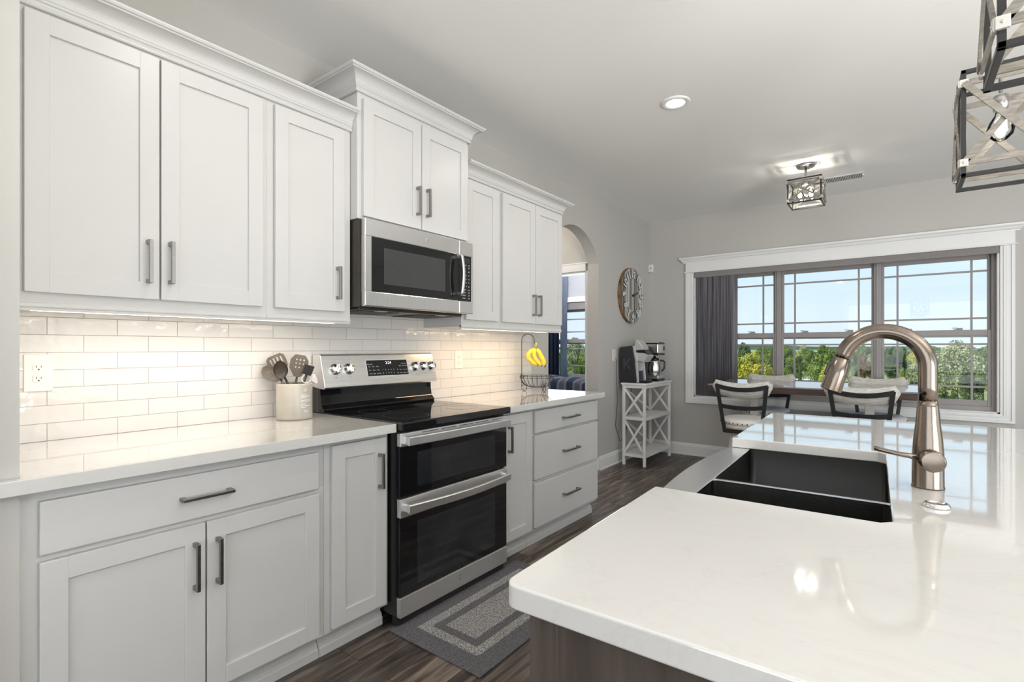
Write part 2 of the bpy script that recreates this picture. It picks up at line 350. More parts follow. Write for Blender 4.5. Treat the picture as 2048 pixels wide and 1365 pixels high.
# ================================================================== SETTING
ZC = 2.73; FZ = .02; YW = 5.85; XR = 6.6; YB = -4.0
mb = MB(); mb.box(-3.2, XR+.1, YB-.1, 6.2, FZ-.1, FZ); struct('floor', mb, 'floor')
mb = MB(); mb.box(-3.2, XR+.1, YB-.1, 6.2, ZC, ZC+.1); struct('ceiling', mb, 'ceil')
# left wall with arched opening
yA, yB_ = 3.66, 4.57; zs, zt = 2.085, 2.378; hw = (yB_-yA)/2; rise = zt-zs; R_ = (hw*hw+rise*rise)/(2*rise); yc = (yA+yB_)/2; zc = zt-R_
a0 = math.asin(hw/R_); arc = [(yc+R_*math.sin(t), zc+R_*math.cos(t)) for t in [(-a0+2*a0*i/32) for i in range(33)]]
poly = [(.2, FZ), (yA, FZ)]+arc+[(yB_, FZ), (6.05, FZ), (6.05, ZC), (.2, ZC)]
mb = MB(); mb.prism(poly, 'x', -.12, 0); struct('wall_left', mb, 'wall')
mb = MB(); mb.box(-.12, .63, YB-.1, .27, FZ, ZC); struct('wall_left_return', mb, 'wall')
mb = MB()   # far wall with window opening
WX0, WX1, WZ0, WZ1 = .534, 3.056, .69, 2.10
for q in ((0, WX0, FZ, ZC), (WX1, XR+.1, FZ, ZC), (WX0, WX1, FZ, WZ0), (WX0, WX1, WZ1, ZC)): mb.box(q[0], q[1], YW, 6.05, q[2], q[3])
bmesh.ops.remove_doubles(mb.bm, verts=mb.bm.verts, dist=1e-5); struct('wall_far', mb, 'wall')
mb = MB(); mb.box(0, XR+.1, YB-.1, YB, FZ, .4); mb.box(0, XR+.1, YB-.1, YB, 2.5, ZC); mb.box(0, 1.2, YB-.1, YB, .4, 2.5); mb.box(6.0, XR+.1, YB-.1, YB, .4, 2.5); struct('wall_back', mb, 'wall')
mb = MB(); mb.box(XR, XR+.1, YB, 6.05, FZ, .3); mb.box(XR, XR+.1, YB, 6.05, 2.4, ZC); mb.box(XR, XR+.1, YB, -1.2, .3, 2.4); mb.box(XR, XR+.1, 5.2, 6.05, .3, 2.4); struct('wall_right', mb, 'wall')
# rooms beyond the arch
mb = MB(); mb.box(-.165, -.12, 4.62, 4.74, FZ, ZC); mb.box(-3.2, -1.0, 4.62, 4.74, FZ, ZC); mb.box(-1.0, -.165, 4.62, 4.74, 2.03, ZC); struct('wall_hall', mb, 'wall')
mb = MB(); mb.box(-1.45, -1.33, 2.9, 4.62, FZ, ZC); mb.box(-1.33, -.12, 2.9, 3.0, FZ, ZC); struct('wall_hall_end', mb, 'wall')
BX0, BX1, BZ0, BZ1 = -1.62, -.62, .80, 1.86
mb = MB()
for q in ((-3.2, BX0, FZ, ZC), (BX1, -.12, FZ, ZC), (BX0, BX1, FZ, BZ0), (BX0, BX1, BZ1, ZC)): mb.box(q[0], q[1], 6.0, 6.12, q[2], q[3])
mb.box(-3.2, -3.1, 4.74, 6.0, FZ, ZC); struct('wall_bedroom', mb, 'wallbed')
mb = MB(); mb.box(-1.0, -.165, 4.60, 4.62, 2.03, 2.115, .004); mb.box(-1.0, -.125, 4.595, 4.62, 2.105, 2.12, .003); mb.box(-.167, -.122, 4.60, 4.62, FZ, 2.03, .004); mb.box(-.18, -.165, 4.62, 4.74, FZ, 2.03); mb.box(-1.0, -.165, 4.62, 4.74, 2.015, 2.03)
struct('trim_door_bedroom', mb, 'trim')
# baseboards
def base_run(name, p0, p1, nrm, m='trim'):
    mb = MB(); p0, p1 = Vector((*p0, 0)), Vector((*p1, 0)); nrm = Vector((*nrm, 0))
    prof = [(0, 0), (.022, 0), (.022, .012), (.016, .02), (.016, .105), (.012, .112), (.012, .122), (.006, .135), (0, .135)]
    mb.rings([[p+nrm*a+Vector((0, 0, FZ+h)) for a, h in prof] for p in (p0, p1)])
    for f in mb.bm.faces: f.smooth = False
    return struct(name, mb, m)
base_run('baseboard_left', (0, 4.57), (0, YW), (1, 0))
base_run('baseboard_far', (0, YW), (XR, YW), (0, -1))
base_run('baseboard_left_return', (.63, YB), (.63, .0), (1, 0))
mb = MB(); mb.box(-.12, .0, 4.548, 4.57, FZ, FZ+.12, .003); struct('baseboard_arch', mb, 'trim')

# pantry door casing at the far left edge of the frame
mb = MB(); mb.box(.63, .65, .12, .208, FZ, 2.03, .003); mb.box(.63, .648, -.9, .208, 2.03, 2.10, .003)
mb.prism([(.63, 2.10), (.65, 2.10), (.655, 2.11), (.675, 2.13), (.68, 2.145), (.63, 2.145)], 'y', -.92, .225); mb.box(.63, .656, -.91, .216, 2.022, 2.034, .002)
struct('trim_pantry', mb, 'trim')

# ---- window casing (far wall)
mb = MB()
def casing(mb, x0, x1, z0, z1, y):        # stepped flat casing in the x-z plane proud of wall at y
    pass
so_ = [(0, .024, .026), (.024, .030, .018), (.054, .016, .021), (.070, .020, .013)]; bo_ = [(0, .020), (.020, .024), (.044, .013), (.057, .017)]
for (o1, w1, pr), (o2, w2) in zip(so_, bo_):
    g = .0012
    mb.prism([(.444+o1+g, 2.10), (.444+o1+g, .617+o2+g), (3.146-o1-g, .617+o2+g), (3.146-o1-g, 2.10), (3.146-o1-w1, 2.10), (3.146-o1-w1, .617+o2+w2), (.444+o1+w1, .617+o2+w2), (.444+o1+w1, 2.10)], 'y', YW-pr, YW)
mb.prism([(.4441, 2.10), (.4441, .6171), (3.1459, .6171), (3.1459, 2.10), (3.056, 2.10), (3.056, .691), (.534, .691), (.534, 2.10)], 'y', YW-.011, YW)
mb.box(.444, 3.146, YW-.024, YW, 2.10, 2.215, .002)
mb.box(.430, 3.160, YW-.036, YW, 2.092, 2.106, .004)
crown = [(0, 2.205), (.028, 2.205), (.030, 2.215), (.040, 2.222), (.048, 2.24), (.060, 2.25), (.062, 2.266), (0, 2.266)]
mb.rings([[(.444-a if k == 0 else 3.146+a, YW-a, h) for a, h in crown] for k in (0, 1)])
mb.rings([[(.444-a, YW-a, h) for a, h in crown], [(.444-a, YW, h) for a, h in crown]]); mb.rings([[(3.146+a, YW-a, h) for a, h in crown], [(3.146+a, YW, h) for a, h in crown]])
# jamb liner
JY = 5.93
mb.box(WX0-.001, WX0+.016, YW, 6.05, WZ0, WZ1); mb.box(WX1-.016, WX1+.001, YW, 6.05, WZ0, WZ1); mb.box(WX0, WX1, YW, 6.05, WZ0-.001, WZ0+.012); mb.box(WX0, WX1, YW, 6.05, WZ1-.012, WZ1+.001)
for f in mb.bm.faces: f.smooth = False
struct('trim_window', mb, 'trim')

# ---- double hung windows
def window(name, x0, x1, z0, z1, y, zm, locks, mx_=.13, fr=.028, mzt=.13):
    e = bpy.data.objects.new(name, None); COL.objects.link(e); e.location = ((x0+x1)/2, y, z0); e['kind'] = 'structure'; bpy.context.view_layer.update()
    mb = MB()
    for q in ((x0, x0+fr, z0, z1), (x1-fr, x1, z0, z1), (x0+fr, x1-fr, z1-fr, z1), (x0+fr, x1-fr, z0, z0+fr*1.3)): mb.box(q[0], q[1], y, y+.07, q[2], q[3], .002)
    obj('window_frame', mb, 'winframe', e)
    for (nm, za, zb, yy) in (('lower_sash', z0+fr*1.3, zm+.034, y+.010), ('upper_sash', zm-.030, z1-fr, y+.042)):
        mb = MB(); xa, xb = x0+fr, x1-fr; t = .022; bt = .050
        mb.box(xa, xa+t, yy, yy+.026, za, zb, .002); mb.box(xb-t, xb, yy, yy+.026, za, zb, .002); mb.box(xa+t, xb-t, yy, yy+.026, za, za+bt, .002); mb.box(xa+t, xb-t, yy, yy+.026, zb-bt, zb, .002)
        s = obj(nm, mb, 'winframe', e)
        ga, gb, gz0, gz1 = xa+t, xb-t, za+bt, zb-bt
        mb = MB(); mb.box(ga-.004, gb+.004, yy+.012, yy+.015, gz0-.004, gz1+.004); obj('pane', mb, 'pane', s)
        mb = MB()
        for xm in (x0+mx_+.02, x1-mx_-.02): mb.box(xm-.008, xm+.008, yy+.007, yy+.020, gz0, gz1)
        for zz in ((gz0+mzt-.015), (gz1-mzt+.03)):
            if nm == 'lower_sash' and zz > gz0+.3: zz = gz1-.075
            mb.box(ga, gb, yy+.0072, yy+.0198, zz-.008, zz+.008)
        obj('muntins', mb, 'winframe', s)
        if nm == 'lower_sash':
            for xl in locks:
                mb = MB(); mb.box(xl-.03, xl+.03, yy+.002, yy+.024, zb, zb+.008, .002); mb.box(xl-.012, xl+.03, yy+.004, yy+.018, zb+.007, zb+.018, .003); mb.box(xl-.04, xl-.006, yy+.006, yy+.014, zb+.014, zb+.021, .002); obj('sash_lock', mb, 'winframe', s)
    return e
window('window_1', WX0+.016, 1.376, WZ0+.012, WZ1-.012, JY, 1.365, [1.12])
window('window_2', 1.376, 2.224, WZ0+.012, WZ1-.012, JY, 1.365, [1.62, 2.0])
window('window_3', 2.224, WX1-.016, WZ0+.012, WZ1-.012, JY, 1.365, [2.45, 2.80])
mb = MB(); mb.box(1.366, 1.386, JY-.012, JY+.075, WZ0+.012, WZ1-.012, .002); struct('trim_mullion_1', mb, 'winframe')
mb = MB(); mb.box(2.214, 2.234, JY-.012, JY+.075, WZ0+.012, WZ1-.012, .002); struct('trim_mullion_2', mb, 'winframe')
window('window_4', BX0, BX1, BZ0, BZ1-.05, 6.03, 1.325, [-1.12], mx_=.16)
mb = MB(); mb.box(BX0-.08, BX1+.08, 5.98, 6.0, BZ1, BZ1+.07, .003); mb.box(BX0-.09, BX0, 5.985, 6.0, BZ0-.08, BZ1, .003); mb.box(BX1, BX1+.09, 5.985, 6.0, BZ0-.08, BZ1, .003); mb.box(BX0, BX1, 5.985, 6.0, BZ0-.08, BZ0, .003); struct('trim_bedroom_window', mb, 'trim')
mb = MB(); mb.box(BX0+.005, BX1-.005, 6.002, 6.027, BZ1-.10, BZ1-.002, .004); o = obj('roller_shade', mb, 'valance'); tag(o, 'dark grey rolled shade at top of the bedroom window seen through the arch', 'shade')
for (xa, zs_) in (): pass

# ---- vertical blind
vb = thing('vertical_blind', 'grey vertical blind stacked at left of the big window under a grey valance', 'window blind', (.75, 5.84, 2.04))
mb = MB(); mb.box(WX0+.004, WX1-.004, 5.832, 5.846, 2.032, 2.098, .003); mb.box(WX0+.004, WX1-.004, 5.846, 5.90, 2.088, 2.098); obj('valance', mb, 'valance', vb)
mb = MB(); mb.box(WX0+.02, WX1-.02, 5.858, 5.895, 2.058, 2.086, .003); obj('head_rail', mb, 'winframe', vb)
for i in range(26):
    x = .578+i*.0152; mb = MB(); th = math.radians(-52)+random.uniform(-.13, .13)
    m4 = Matrix.Translation((x, 5.877, 0)) @ Matrix.Rotation(th, 4, 'Z')
    mb.sheet(lambda u, v: m4 @ Vector((.005*math.sin(u*PI), (u-.5)*.072, .712+v*1.346)), 4, 1, .0012); obj('slat', mb, 'blind', vb)

# ================================================================== KITCHEN LEFT WALL
# backsplash
mb = MB(); mb.box(0, .008, .27, 3.395, .914, 1.46); struct('trim_backsplash_tile', mb, 'tile')
# countertops
mb = MB(); mb.prism([(.009, .271), (.629, .271), (.632, .271), (.632, .21), (.668, .21), (.668, 1.449), (.009, 1.449)], 'z', .877, .914, .003)
tag(obj('countertop', mb, 'quartz'), 'white quartz countertop to the left of the range, with the utensil crock on it', 'countertop')
mb = MB(); mb.box(.009, .668, 2.218, 3.400, .877, .914, .003)
tag(obj('countertop', mb, 'quartz'), 'white quartz countertop to the right of the range, with the wire fruit basket on it', 'countertop')

def shaker(y0, y1, z0, z1, xf, th=.02, rail=.058):
    mb = MB(); b = .0022
    mb.box(xf-th, xf, y0, y0+rail, z0, z1, b); mb.box(xf-th, xf, y1-rail, y1, z0, z1, b)
    mb.box(xf-th, xf-.0002, y0+rail-.001, y1-rail+.001, z0, z0+rail, b*.6); mb.box(xf-th, xf-.0002, y0+rail-.001, y1-rail+.001, z1-rail, z1, b*.6)
    mb.box(xf-th+.002, xf-.009, y0+rail-.003, y1-rail+.003, z0+rail-.003, z1-rail+.003)
    return mb
def slab(y0, y1, z0, z1, xf, th=.02): return MB().box(xf-th, xf, y0, y1, z0, z1, .003)
def pull(par, x, y, z, L=.15, vert=True, name='handle', m='pull'):
    mb = MB(); t = .0052; so = .030
    if vert:
        mb.box(x+so-t*1.3, x+so+t, y-t, y+t, z-L/2, z+L/2, .0012)
        for s in (-1, 1): zz = z+s*(L/2-.007); mb.box(x-.0005, x+so, y-t*1.15, y+t*1.15, zz-.007, zz+.007, .0012)
    else:
        mb.box(x+so-t*1.3, x+so+t, y-L/2, y+L/2, z-t, z+t, .0012)
        for s in (-1, 1): yy = y+s*(L/2-.007); mb.box(x-.0005, x+so, yy-.007, yy+.007, z-t*1.15, z+t*1.15, .0012)
    return obj(name, mb, m, par)
def cabinet(label, y0, y1, z0, z1, xf, fronts, group=None, toe=False, rail=None, x0=.002):
    t = thing('upper_cabinet' if not toe else 'base_cabinet', label, 'cabinet', (x0, (y0+y1)/2, FZ if toe else z0), group)
    mb = MB()
    if toe:
        mb.box(x0, xf, y0, y1, z0, z1, .0015)
        mb.box(x0, xf-.05, y0+.001, y1-.001, FZ, z0)
    else: mb.box(x0, xf, y0, y1, z0, z1, .0015)
    obj('cabinet_body', mb, 'cab', t)
    if toe:
        mb = MB(); p = [(0, FZ), (.016, FZ), (.016, FZ+.032), (.011, FZ+.036), (.009, FZ+.05), (.0, FZ+.054)]
        mb.prism([(xf-.05+a, h) for a, h in p], 'y', y0+.001, y1-.001); obj('toe_kick_moulding', mb, 'cab', t)
    if rail is not None:
        mb = MB(); mb.box(xf-.02, xf+.006, y0, y1+rail, z0-.004, z0+.012, .004); mb.box(xf-.018, xf+.001, y0, y1, z0-.012, z0-.002); obj('light_rail', mb, 'cab', t)
    for f in fronts:
        kind, a, b, c, d = f[:5]
        if kind == 'door': o = obj('door', shaker(a, b, c, d, xf+.021), 'cab', t)
        else: o = obj('drawer_front', slab(a, b, c, d, xf+.021), 'cab', t)
        if len(f) > 5:
            hy, hz, v = f[5:8]; pull(o, xf+.021, hy, hz, .148 if v else (.152 if b-a > .7 and z0 < 1 and a < 1 else .19), v)
    return t
UZ0, UZ1 = 1.368, 2.275
cabinet('tall white two-door wall cabinet at far left above the left counter', .271, 1.052, UZ0, UZ1, .33, [('door', .322, .667, 1.410, 2.250, .632, 1.537, True), ('door', .672, 1.030, 1.410, 2.250, .698, 1.540, True)], rail=0)
cabinet('narrow white single-door wall cabinet directly left of the microwave', 1.052, 1.452, UZ0, UZ1, .33, [('door', 1.080, 1.410, 1.410, 2.250, 1.368, 1.538, True)], rail=0)
t = cabinet('white two-door wall cabinet above the microwave, raised higher than its neighbours', 1.455, 2.216, 1.850, 2.46, .381, [('door', 1.478, 1.838, 1.862, 2.415, 1.806, 2.003, True), ('door', 1.843, 2.200, 1.862, 2.415, 1.874, 2.006, True)])
cabinet('narrow white single-door wall cabinet directly right of the microwave', 2.218, 2.570, UZ0, UZ1, .33, [('door', 2.240, 2.548, 1.412, 2.250)], rail=0)
cabinet('small white two-door wall cabinet above the fruit basket, nearest the arch', 2.572, 3.330, UZ0, UZ1, .33, [('door', 2.592, 2.962, 1.412, 2.250, 2.925, 1.539, True), ('door', 2.967, 3.315, 1.412, 2.250, 2.992, 1.539, True)], rail=.006)
cabinet('wide white base cabinet with a drawer over two doors under the left counter', .271, 1.135, .117, .876, .61, [('drawer', .308, 1.103, .703, .843, .704, .774, False), ('door', .308, .703, .136, .684, .671, .556, True), ('door', .708, 1.106, .136, .684, .738, .555, True)], toe=True, x0=.01)
cabinet('narrow white single-door base cabinet directly left of the range', 1.136, 1.447, .117, .876, .61, [('door', 1.163, 1.424, .136, .857, 1.385, .720, True)], toe=True, x0=.01)
cabinet('narrow white single-door base cabinet directly right of the range', 2.222, 2.536, .117, .876, .61, [('door', 2.244, 2.522, .139, .860, 2.285, .722, True)], toe=True, x0=.01)
cabinet('white base cabinet with three stacked drawers at the right end of the counter', 2.537, 3.372, .117, .876, .61, [('drawer', 2.557, 3.357, .720, .858, 2.955, .785, False), ('drawer', 2.557, 3.357, .434, .703, 2.960, .568, False), ('drawer', 2.557, 3.357, .140, .410, 2.960, .282, False)], toe=True, x0=.01)
# crown mouldings
def crown_run(label, xf, y0, y1, z0, z1, left=True, right=True):
    h = z1-z0; k = h/.092
    prof = [(0, 0), (.010, 0), (.013, .004), (.013, .010), (.009, .014), (.012, .020), (.016, .023), (.017, .030)]
    for i in range(9): t_ = i/8; prof.append((.019+.045*(1-math.cos(t_*PI/2)), .032+.042*math.sin(t_*PI/2)))
    prof += [(.066, .078), (.072, .080), (.076, .086), (.076, .092), (0, .092)]
    prof = [(a, z0+b*k) for a, b in prof]
    path = []
    if left: path.append(((.009, y0), (0, -1)))
    path.append(((xf, y0), (1, -1 if left else 0))); path.append(((xf, y1), (1, 1 if right else 0)))
    if right: path.append(((.009, y1), (0, 1)))
    mb = MB(); mb.rings([[(p[0]+m_[0]*a, p[1]+m_[1]*a, z) for a, z in prof] for p, m_ in path])
    for f in mb.bm.faces: f.smooth = False
    return tag(obj('crown_moulding', mb, 'cab'), label, 'crown moulding')
crown_run('long white crown moulding on top of the left wall cabinets, ending at the raised cabinet', .331, .272, 1.4535, 2.262, 2.352, False, False)
crown_run('highest white crown moulding, on the raised cabinet over the microwave', .382, 1.452, 2.219, 2.440, 2.532)
crown_run('white crown moulding on top of the wall cabinets nearest the arch', .331, 2.2195, 3.332, 2.262, 2.345, False, True)

# under cabinet lights
for nm, y0, y1, e, c in (('warm white LED strip under the left wall cabinets', .35, 1.40, 3.0, (1, .88, .75)), ('yellowish LED strip under the wall cabinets nearest the arch', 2.30, 3.20, 2.8, (1, .68, .36))):
    mb = MB(); mb.box(.255, .29, y0, y1, 1.357, 1.367, .002); o = tag(obj('under_cabinet_light', mb, 'strip'), nm, 'light')
    light('AREA', 'strip_lamp', (.27, (y0+y1)/2, 1.352), e, c, .05, y1-y0, (0, 0, 0))

# outlets
def outlet(y, z, wd, label, x=.008, h=.122, switch=False):
    t = thing('wall_outlet' if not switch else 'light_switch', label, 'outlet' if not switch else 'switch', (x, y, z-h/2))
    mb = MB(); mb.box(x, x+.006, y-wd/2, y+wd/2, z-h/2, z+h/2, .002); obj('cover_plate', mb, 'outlet', t)
    if switch:
        mb = MB(); mb.box(x+.006, x+.010, y-.016, y+.016, z-.034, z+.034, .002); obj('rocker', mb, 'trim', t); return t
    for s in (-1, 1):
        mb = MB(); zz = z+s*.0195
        mb.prism([(y+.017*math.cos(a)*1.0, zz+max(-.0135, min(.0135, .017*math.sin(a)))) for a in [2*PI*i/28 for i in range(28)]], 'x', x+.006, x+.0085, .0006); so = obj('socket', mb, 'outlet', t)
        mb = MB(); mb.box(x+.0083, x+.0088, y-.0075, y-.0058, zz-.001, zz+.007); mb.box(x+.0083, x+.0088, y+.0058, y+.0075, zz-.001, zz+.006); mb.lathe([(.0026, x+.0083), (.0026, x+.0088)], (0, y, zz-.007), 12, 'x'); obj('slots', mb, 'hole', so)
    return t
outlet(.412, 1.155, .076, 'white double outlet on the tile at the far left end of the backsplash', h=.128)
outlet(2.535, 1.163, .076, 'cream outlet on the tile just right of the range')
outlet(4.905, 1.165, .075, 'white outlet plate on the wall beside the pod coffee maker', x=.0, h=.122)
# motion sensor
t = thing('motion_sensor', 'small white sensor box on the far wall near the corner above the coffee shelf', 'sensor', (.03, 5.85, 2.14))
mb = MB(); mb.box(.002, .062, 5.815, 5.849, 2.140, 2.235, .008); obj('sensor_body', mb, 'outlet', t); mb = MB(); mb.lathe([(.006, 0), (.006, -.002)], (.038, 5.815, 2.188), 12, 'y'); obj('sensor_eye', mb, 'hole', t)

# ================================================================== RANGE
RY0, RY1 = 1.455, 2.213
rg = thing('range', 'stainless and black double-oven electric range between the white base cabinets', 'range', (.33, (RY0+RY1)/2, FZ))
mb = MB(); mb.box(.03, .655, RY0+.002, RY1-.002, .07, .90, .002); obj('range_body', mb, 'black', rg)
for yy in (RY0+.05, RY1-.05):
    for xx in (.12, .60): mb = MB(); mb.cyl((xx, yy, FZ), (xx, yy, .07), .016, n=16); obj('foot', mb, 'blackmat', rg)
mb = MB(); mb.box(.10, .668, RY0-.003, RY1+.003, .900, .9195, .003); mb.box(.66, .703, RY0-.003, RY1+.003, .884, .9205, .007, 3); obj('cooktop', mb, 'glassblk', rg)
ctp = [o for o in rg.children if o.name.startswith('cooktop')][0]
for cx, cy, rr in ((.27, 1.64, .08), (.27, 2.03, .095), (.51, 1.64, .11), (.51, 2.03, .085)): mb = MB(); mb.lathe([(rr, 0), (rr, .0004), (rr-.0015, .0004), (rr-.0015, 0)], (cx, cy, .9195), 48, loop=True); obj('burner_ring', mb, 'ringink', ctp)
mb = MB(); mb.prism([(.012, .07), (.095, .90), (.105, .92), (.085, 1.0), (.075, 1.05), (.085, 1.20), (.012, 1.20)][1:], 'y', RY0-.001, RY1+.001, .002)
mb.bm.free(); mb = MB()
mb.prism([(.012, .905), (.100, .905), (.112, .93), (.086, .955), (.078, 1.0), (.078, 1.045), (.012, 1.20)][0:6]+[(.075, 1.195), (.012, 1.195)], 'y', RY0-.001, RY1+.001, .003); obj('backguard', mb, 'glassblk', rg)
for yy in (RY0, RY1): mb = MB(); mb.box(.010, .055, yy-.004, yy+.004, .915, 1.20, .003); obj('backguard_side', mb, 'brownblk', rg)
cp0 = Vector((.083, 0, 1.205)); cp1 = Vector((.126, 0, 1.043))
mb = MB(); mb.prism([(.014, 1.205), (.070, 1.212), (cp0.x, cp0.z), (cp1.x, cp1.z), (.118, 1.034), (.070, 1.037), (.014, 1.045)], 'y', RY0-.006, RY1+.006, .003); cpn = obj('control_panel', mb, 'steel', rg)
dz_ = (cp0-cp1).normalized(); nx_ = Vector((dz_.z, 0, -dz_.x)); 
def pan(y, z, off=0.):
    f = (z-cp1.z)/(cp0.z-cp1.z); p = cp1.lerp(cp0, f)+nx_*off; return Matrix(((0, dz_.x, nx_.x, p.x), (1, 0, 0, y), (0, dz_.z, nx_.z, p.z), (0, 0, 0, 1)))
mb = MB(); mb.box(-.142, .142, -.044, .044, 0, .0015, .0005, M4=pan(1.860, 1.131)); dp = obj('display_panel', mb, 'glassblk', cpn)
mb = MB(); mb.box(-.1455, .1455, -.0475, .0475, 0, .0007, M4=pan(1.860, 1.131)); obj('display_bezel', mb, 'whiteink', cpn)
mb = MB(); mb.text('2:24', .024, pan(1.866, 1.158, .0018), .0001); obj('clock_digits', mb, 'digits', dp)
mb = MB()
for r_, row in enumerate(('12345', '67890')):
    for c_, ch in enumerate(row): mb.text(ch, .0095, pan(1.822+c_*.019, 1.120-r_*.018, .0018), .0001)
for (yy, zz, tx) in ((1.738, 1.152, 'Upper Oven'), (1.975, 1.152, 'Lower Oven'), (1.735, 1.139, 'Bake'), (1.760, 1.139, 'Broil'), (1.788, 1.139, 'Warm'), (1.735, 1.120, 'Start'), (1.762, 1.120, 'Conv'), (1.790, 1.120, 'Timer'), (1.738, 1.101, 'Clean'), (1.762, 1.101, 'Light'), (1.792, 1.101, 'Clear/Off'),
                     (1.925, 1.120, 'Set'), (1.925, 1.101, 'Lock'), (1.946, 1.139, 'Bake'), (1.970, 1.139, 'Broil'), (1.990, 1.139, 'Warm'), (1.948, 1.118, 'Start'), (1.972, 1.118, 'Conv'), (1.991, 1.118, 'Pizza'), (1.950, 1.100, 'Timer'), (1.974, 1.100, 'Probe'), (1.992, 1.100, 'Off')): mb.text(tx, .0072, pan(yy, zz, .0018), .0001)
obj('keypad_print', mb, 'whiteink', dp)
for yy in (1.523, 1.603, 2.062, 2.128, 2.190):
    mb = MB()
    for (tx, sz, oy, zz) in (('OFF', .007, 0, 1.090), ('HI', .006, -.012, 1.168), ('o', .008, 0, 1.178)): mb.text(tx, sz, pan(yy+oy, zz, .0003), .0001)
    obj('knob_marking', mb, 'grayink', cpn)
    m4 = pan(yy, 1.132); mb = MB(); mb.lathe([(.029, 0), (.029, .003), (.026, .006), (.0245, .020), (.0225, .023), (.001, .024)], n=28); mb.box(-.006, .006, -.023, .023, .018, .034, .003)
    mb.xf(m4 @ Matrix.Rotation(random.uniform(-.1, .1), 4, 'Z')); kn = obj('knob', mb, 'chrome', cpn)
    kn['label'] = 'chrome knob'
def oven_door(name, z0, z1, zs0, hz, bow, hh):
    mb = MB(); mb.box(.657, .678, RY0+.004, RY1-.004, z0, zs0, .003); d = obj(name, mb, 'glassblk', rg)
    mb = MB(); mb.box(.657, .681, RY0+.004, RY1-.004, zs0, z1, .003); obj('door_trim', mb, 'steelh', d)
    mb = MB(); mb.box(.6775, .6785, RY0+.105, RY1-.105, z0+.03, zs0-.035, .0004); obj('window', mb, 'ovenwin', d)
    mb = MB(); K = 20; rg_ = []
    for i in range(K+1):
        f = i/K; y = RY0+.022+f*(RY1-RY0-.044); x = .712+bow*math.sin(f*PI); c = [(-.010, -hh*.42), (.006, -hh/2), (.010, -hh*.4), (.011, hh*.4), (.006, hh/2), (-.010, hh*.42)]
        rg_.append([(x+a, y, hz+b) for a, b in c])
    mb.rings(rg_)
    for f in mb.bm.faces: f.smooth = False
    for s in (RY0+.030, RY1-.030): mb.box(.680, .716, s-.009, s+.009, hz-hh*.42, hz+hh*.42, .003)
    obj('handle', mb, 'steelh', d)
    return d
du = oven_door('upper_oven_door', .592, .871, .812, .838, .010, .038)
mb = MB()
for k in range(5): y = RY0+.13+k*.122; mb.box(.668, .6815, y, y+.10, .8605, .8635)
obj('vent_slots', mb, 'hole', du)
dl = oven_door('lower_oven_door', .158, .584, .503, .545, .030, .036)
mb = MB(); mb.box(.655, .680, RY0+.004, RY1-.004, .068, .155, .003); bp = obj('bottom_panel', mb, 'steelh', rg)
mb = MB(); mb.box(.62, .66, RY0+.01, RY1-.01, .03, .068); obj('kick_plate', mb, 'blackmat', rg)
def emblem(par, m4, r, mring, mtext):
    mb = MB(); mb.lathe([(r, 0), (r, .001), (r*.93, .0016), (.001, .0016)], n=32); mb.xf(m4); e = obj('emblem', mb, mring, par)
    mb = MB(); mb.lathe([(r*.86, .0016), (r*.86, .0021), (r*.76, .0021), (r*.76, .0016)], n=32, loop=True); mb.xf(m4); mb.text('GE', r*1.05, m4 @ Matrix.Translation((0, 0, .0017)), .0003); obj('emblem_letters', mb, mtext, e)
emblem(bp, faceX(.680, 1.836, .118), .0155, 'grayink', 'silver')

# ================================================================== MICROWAVE
mw = thing('microwave', 'stainless over-the-range microwave with a black glass door, mounted above the range', 'microwave', (.2, 1.835, 1.436))
MY0, MY1, MZ0, MZ1 = 1.460, 2.212, 1.437, 1.847
mb = MB(); mb.box(.01, .388, MY0, MY1, MZ0, MZ1, .003); mb.box(.392, .404, MY0+.002, MY1-.002, MZ0+.004, MZ1-.002, .002); mb.box(.385, .395, MY0+.006, MY1-.006, MZ0+.01, MZ1-.01); obj('case', mb, 'brownblk', mw)
MF = .430; gy0, gy1, gz0, gz1 = 1.500, 2.198, 1.508, 1.764; dy = 2.094
mb = MB(); mb.box(.402, MF, MY0+.002, dy-.001, gz1, MZ1, .004); mb.box(.402, MF, MY0+.002, dy-.001, MZ0, gz0, .004); mb.box(.402, MF, MY0+.002, gy0, gz0-.002, gz1+.002, .002); md = obj('microwave_door', mb, 'steelv', mw)
mb = MB(); mb.box(.402, MF-.001, gy0-.001, dy-.001, gz0-.001, gz1+.001, .001); obj('door_glass', mb, 'glassblk', md)
mb = MB(); mb.box(MF-.002, MF-.0004, 1.572, 1.985, 1.548, 1.722, .0003); obj('viewing_window', mb, 'mwwin', md)
mb = MB(); mb.box(.402, MF, dy+.001, MY1-.002, gz1, MZ1, .004); mb.box(.402, MF, dy+.001, MY1-.002, MZ0, gz0, .004); mb.box(.402, MF, gy1, MY1-.002, gz0-.002, gz1+.002, .002); mp_ = obj('control_side', mb, 'steelv', mw)
mb = MB(); mb.box(.402, MF-.001, dy+.001, gy1+.001, gz0-.001, gz1+.001, .001); kp = obj('keypad', mb, 'glassblk', mp_)
mb = MB(); mb.box(MF-.0012, MF-.0006, 2.118, 2.190, 1.725, 1.752); obj('readout', mb, 'ovenwin', kp)
mb = MB()
for r_, row in enumerate(('123', '456', '789', '*0#')):
    for c_, ch in enumerate(row): mb.text(ch, .011, faceX(MF-.0006, 2.132+c_*.022, 1.655-r_*.021), .0001)
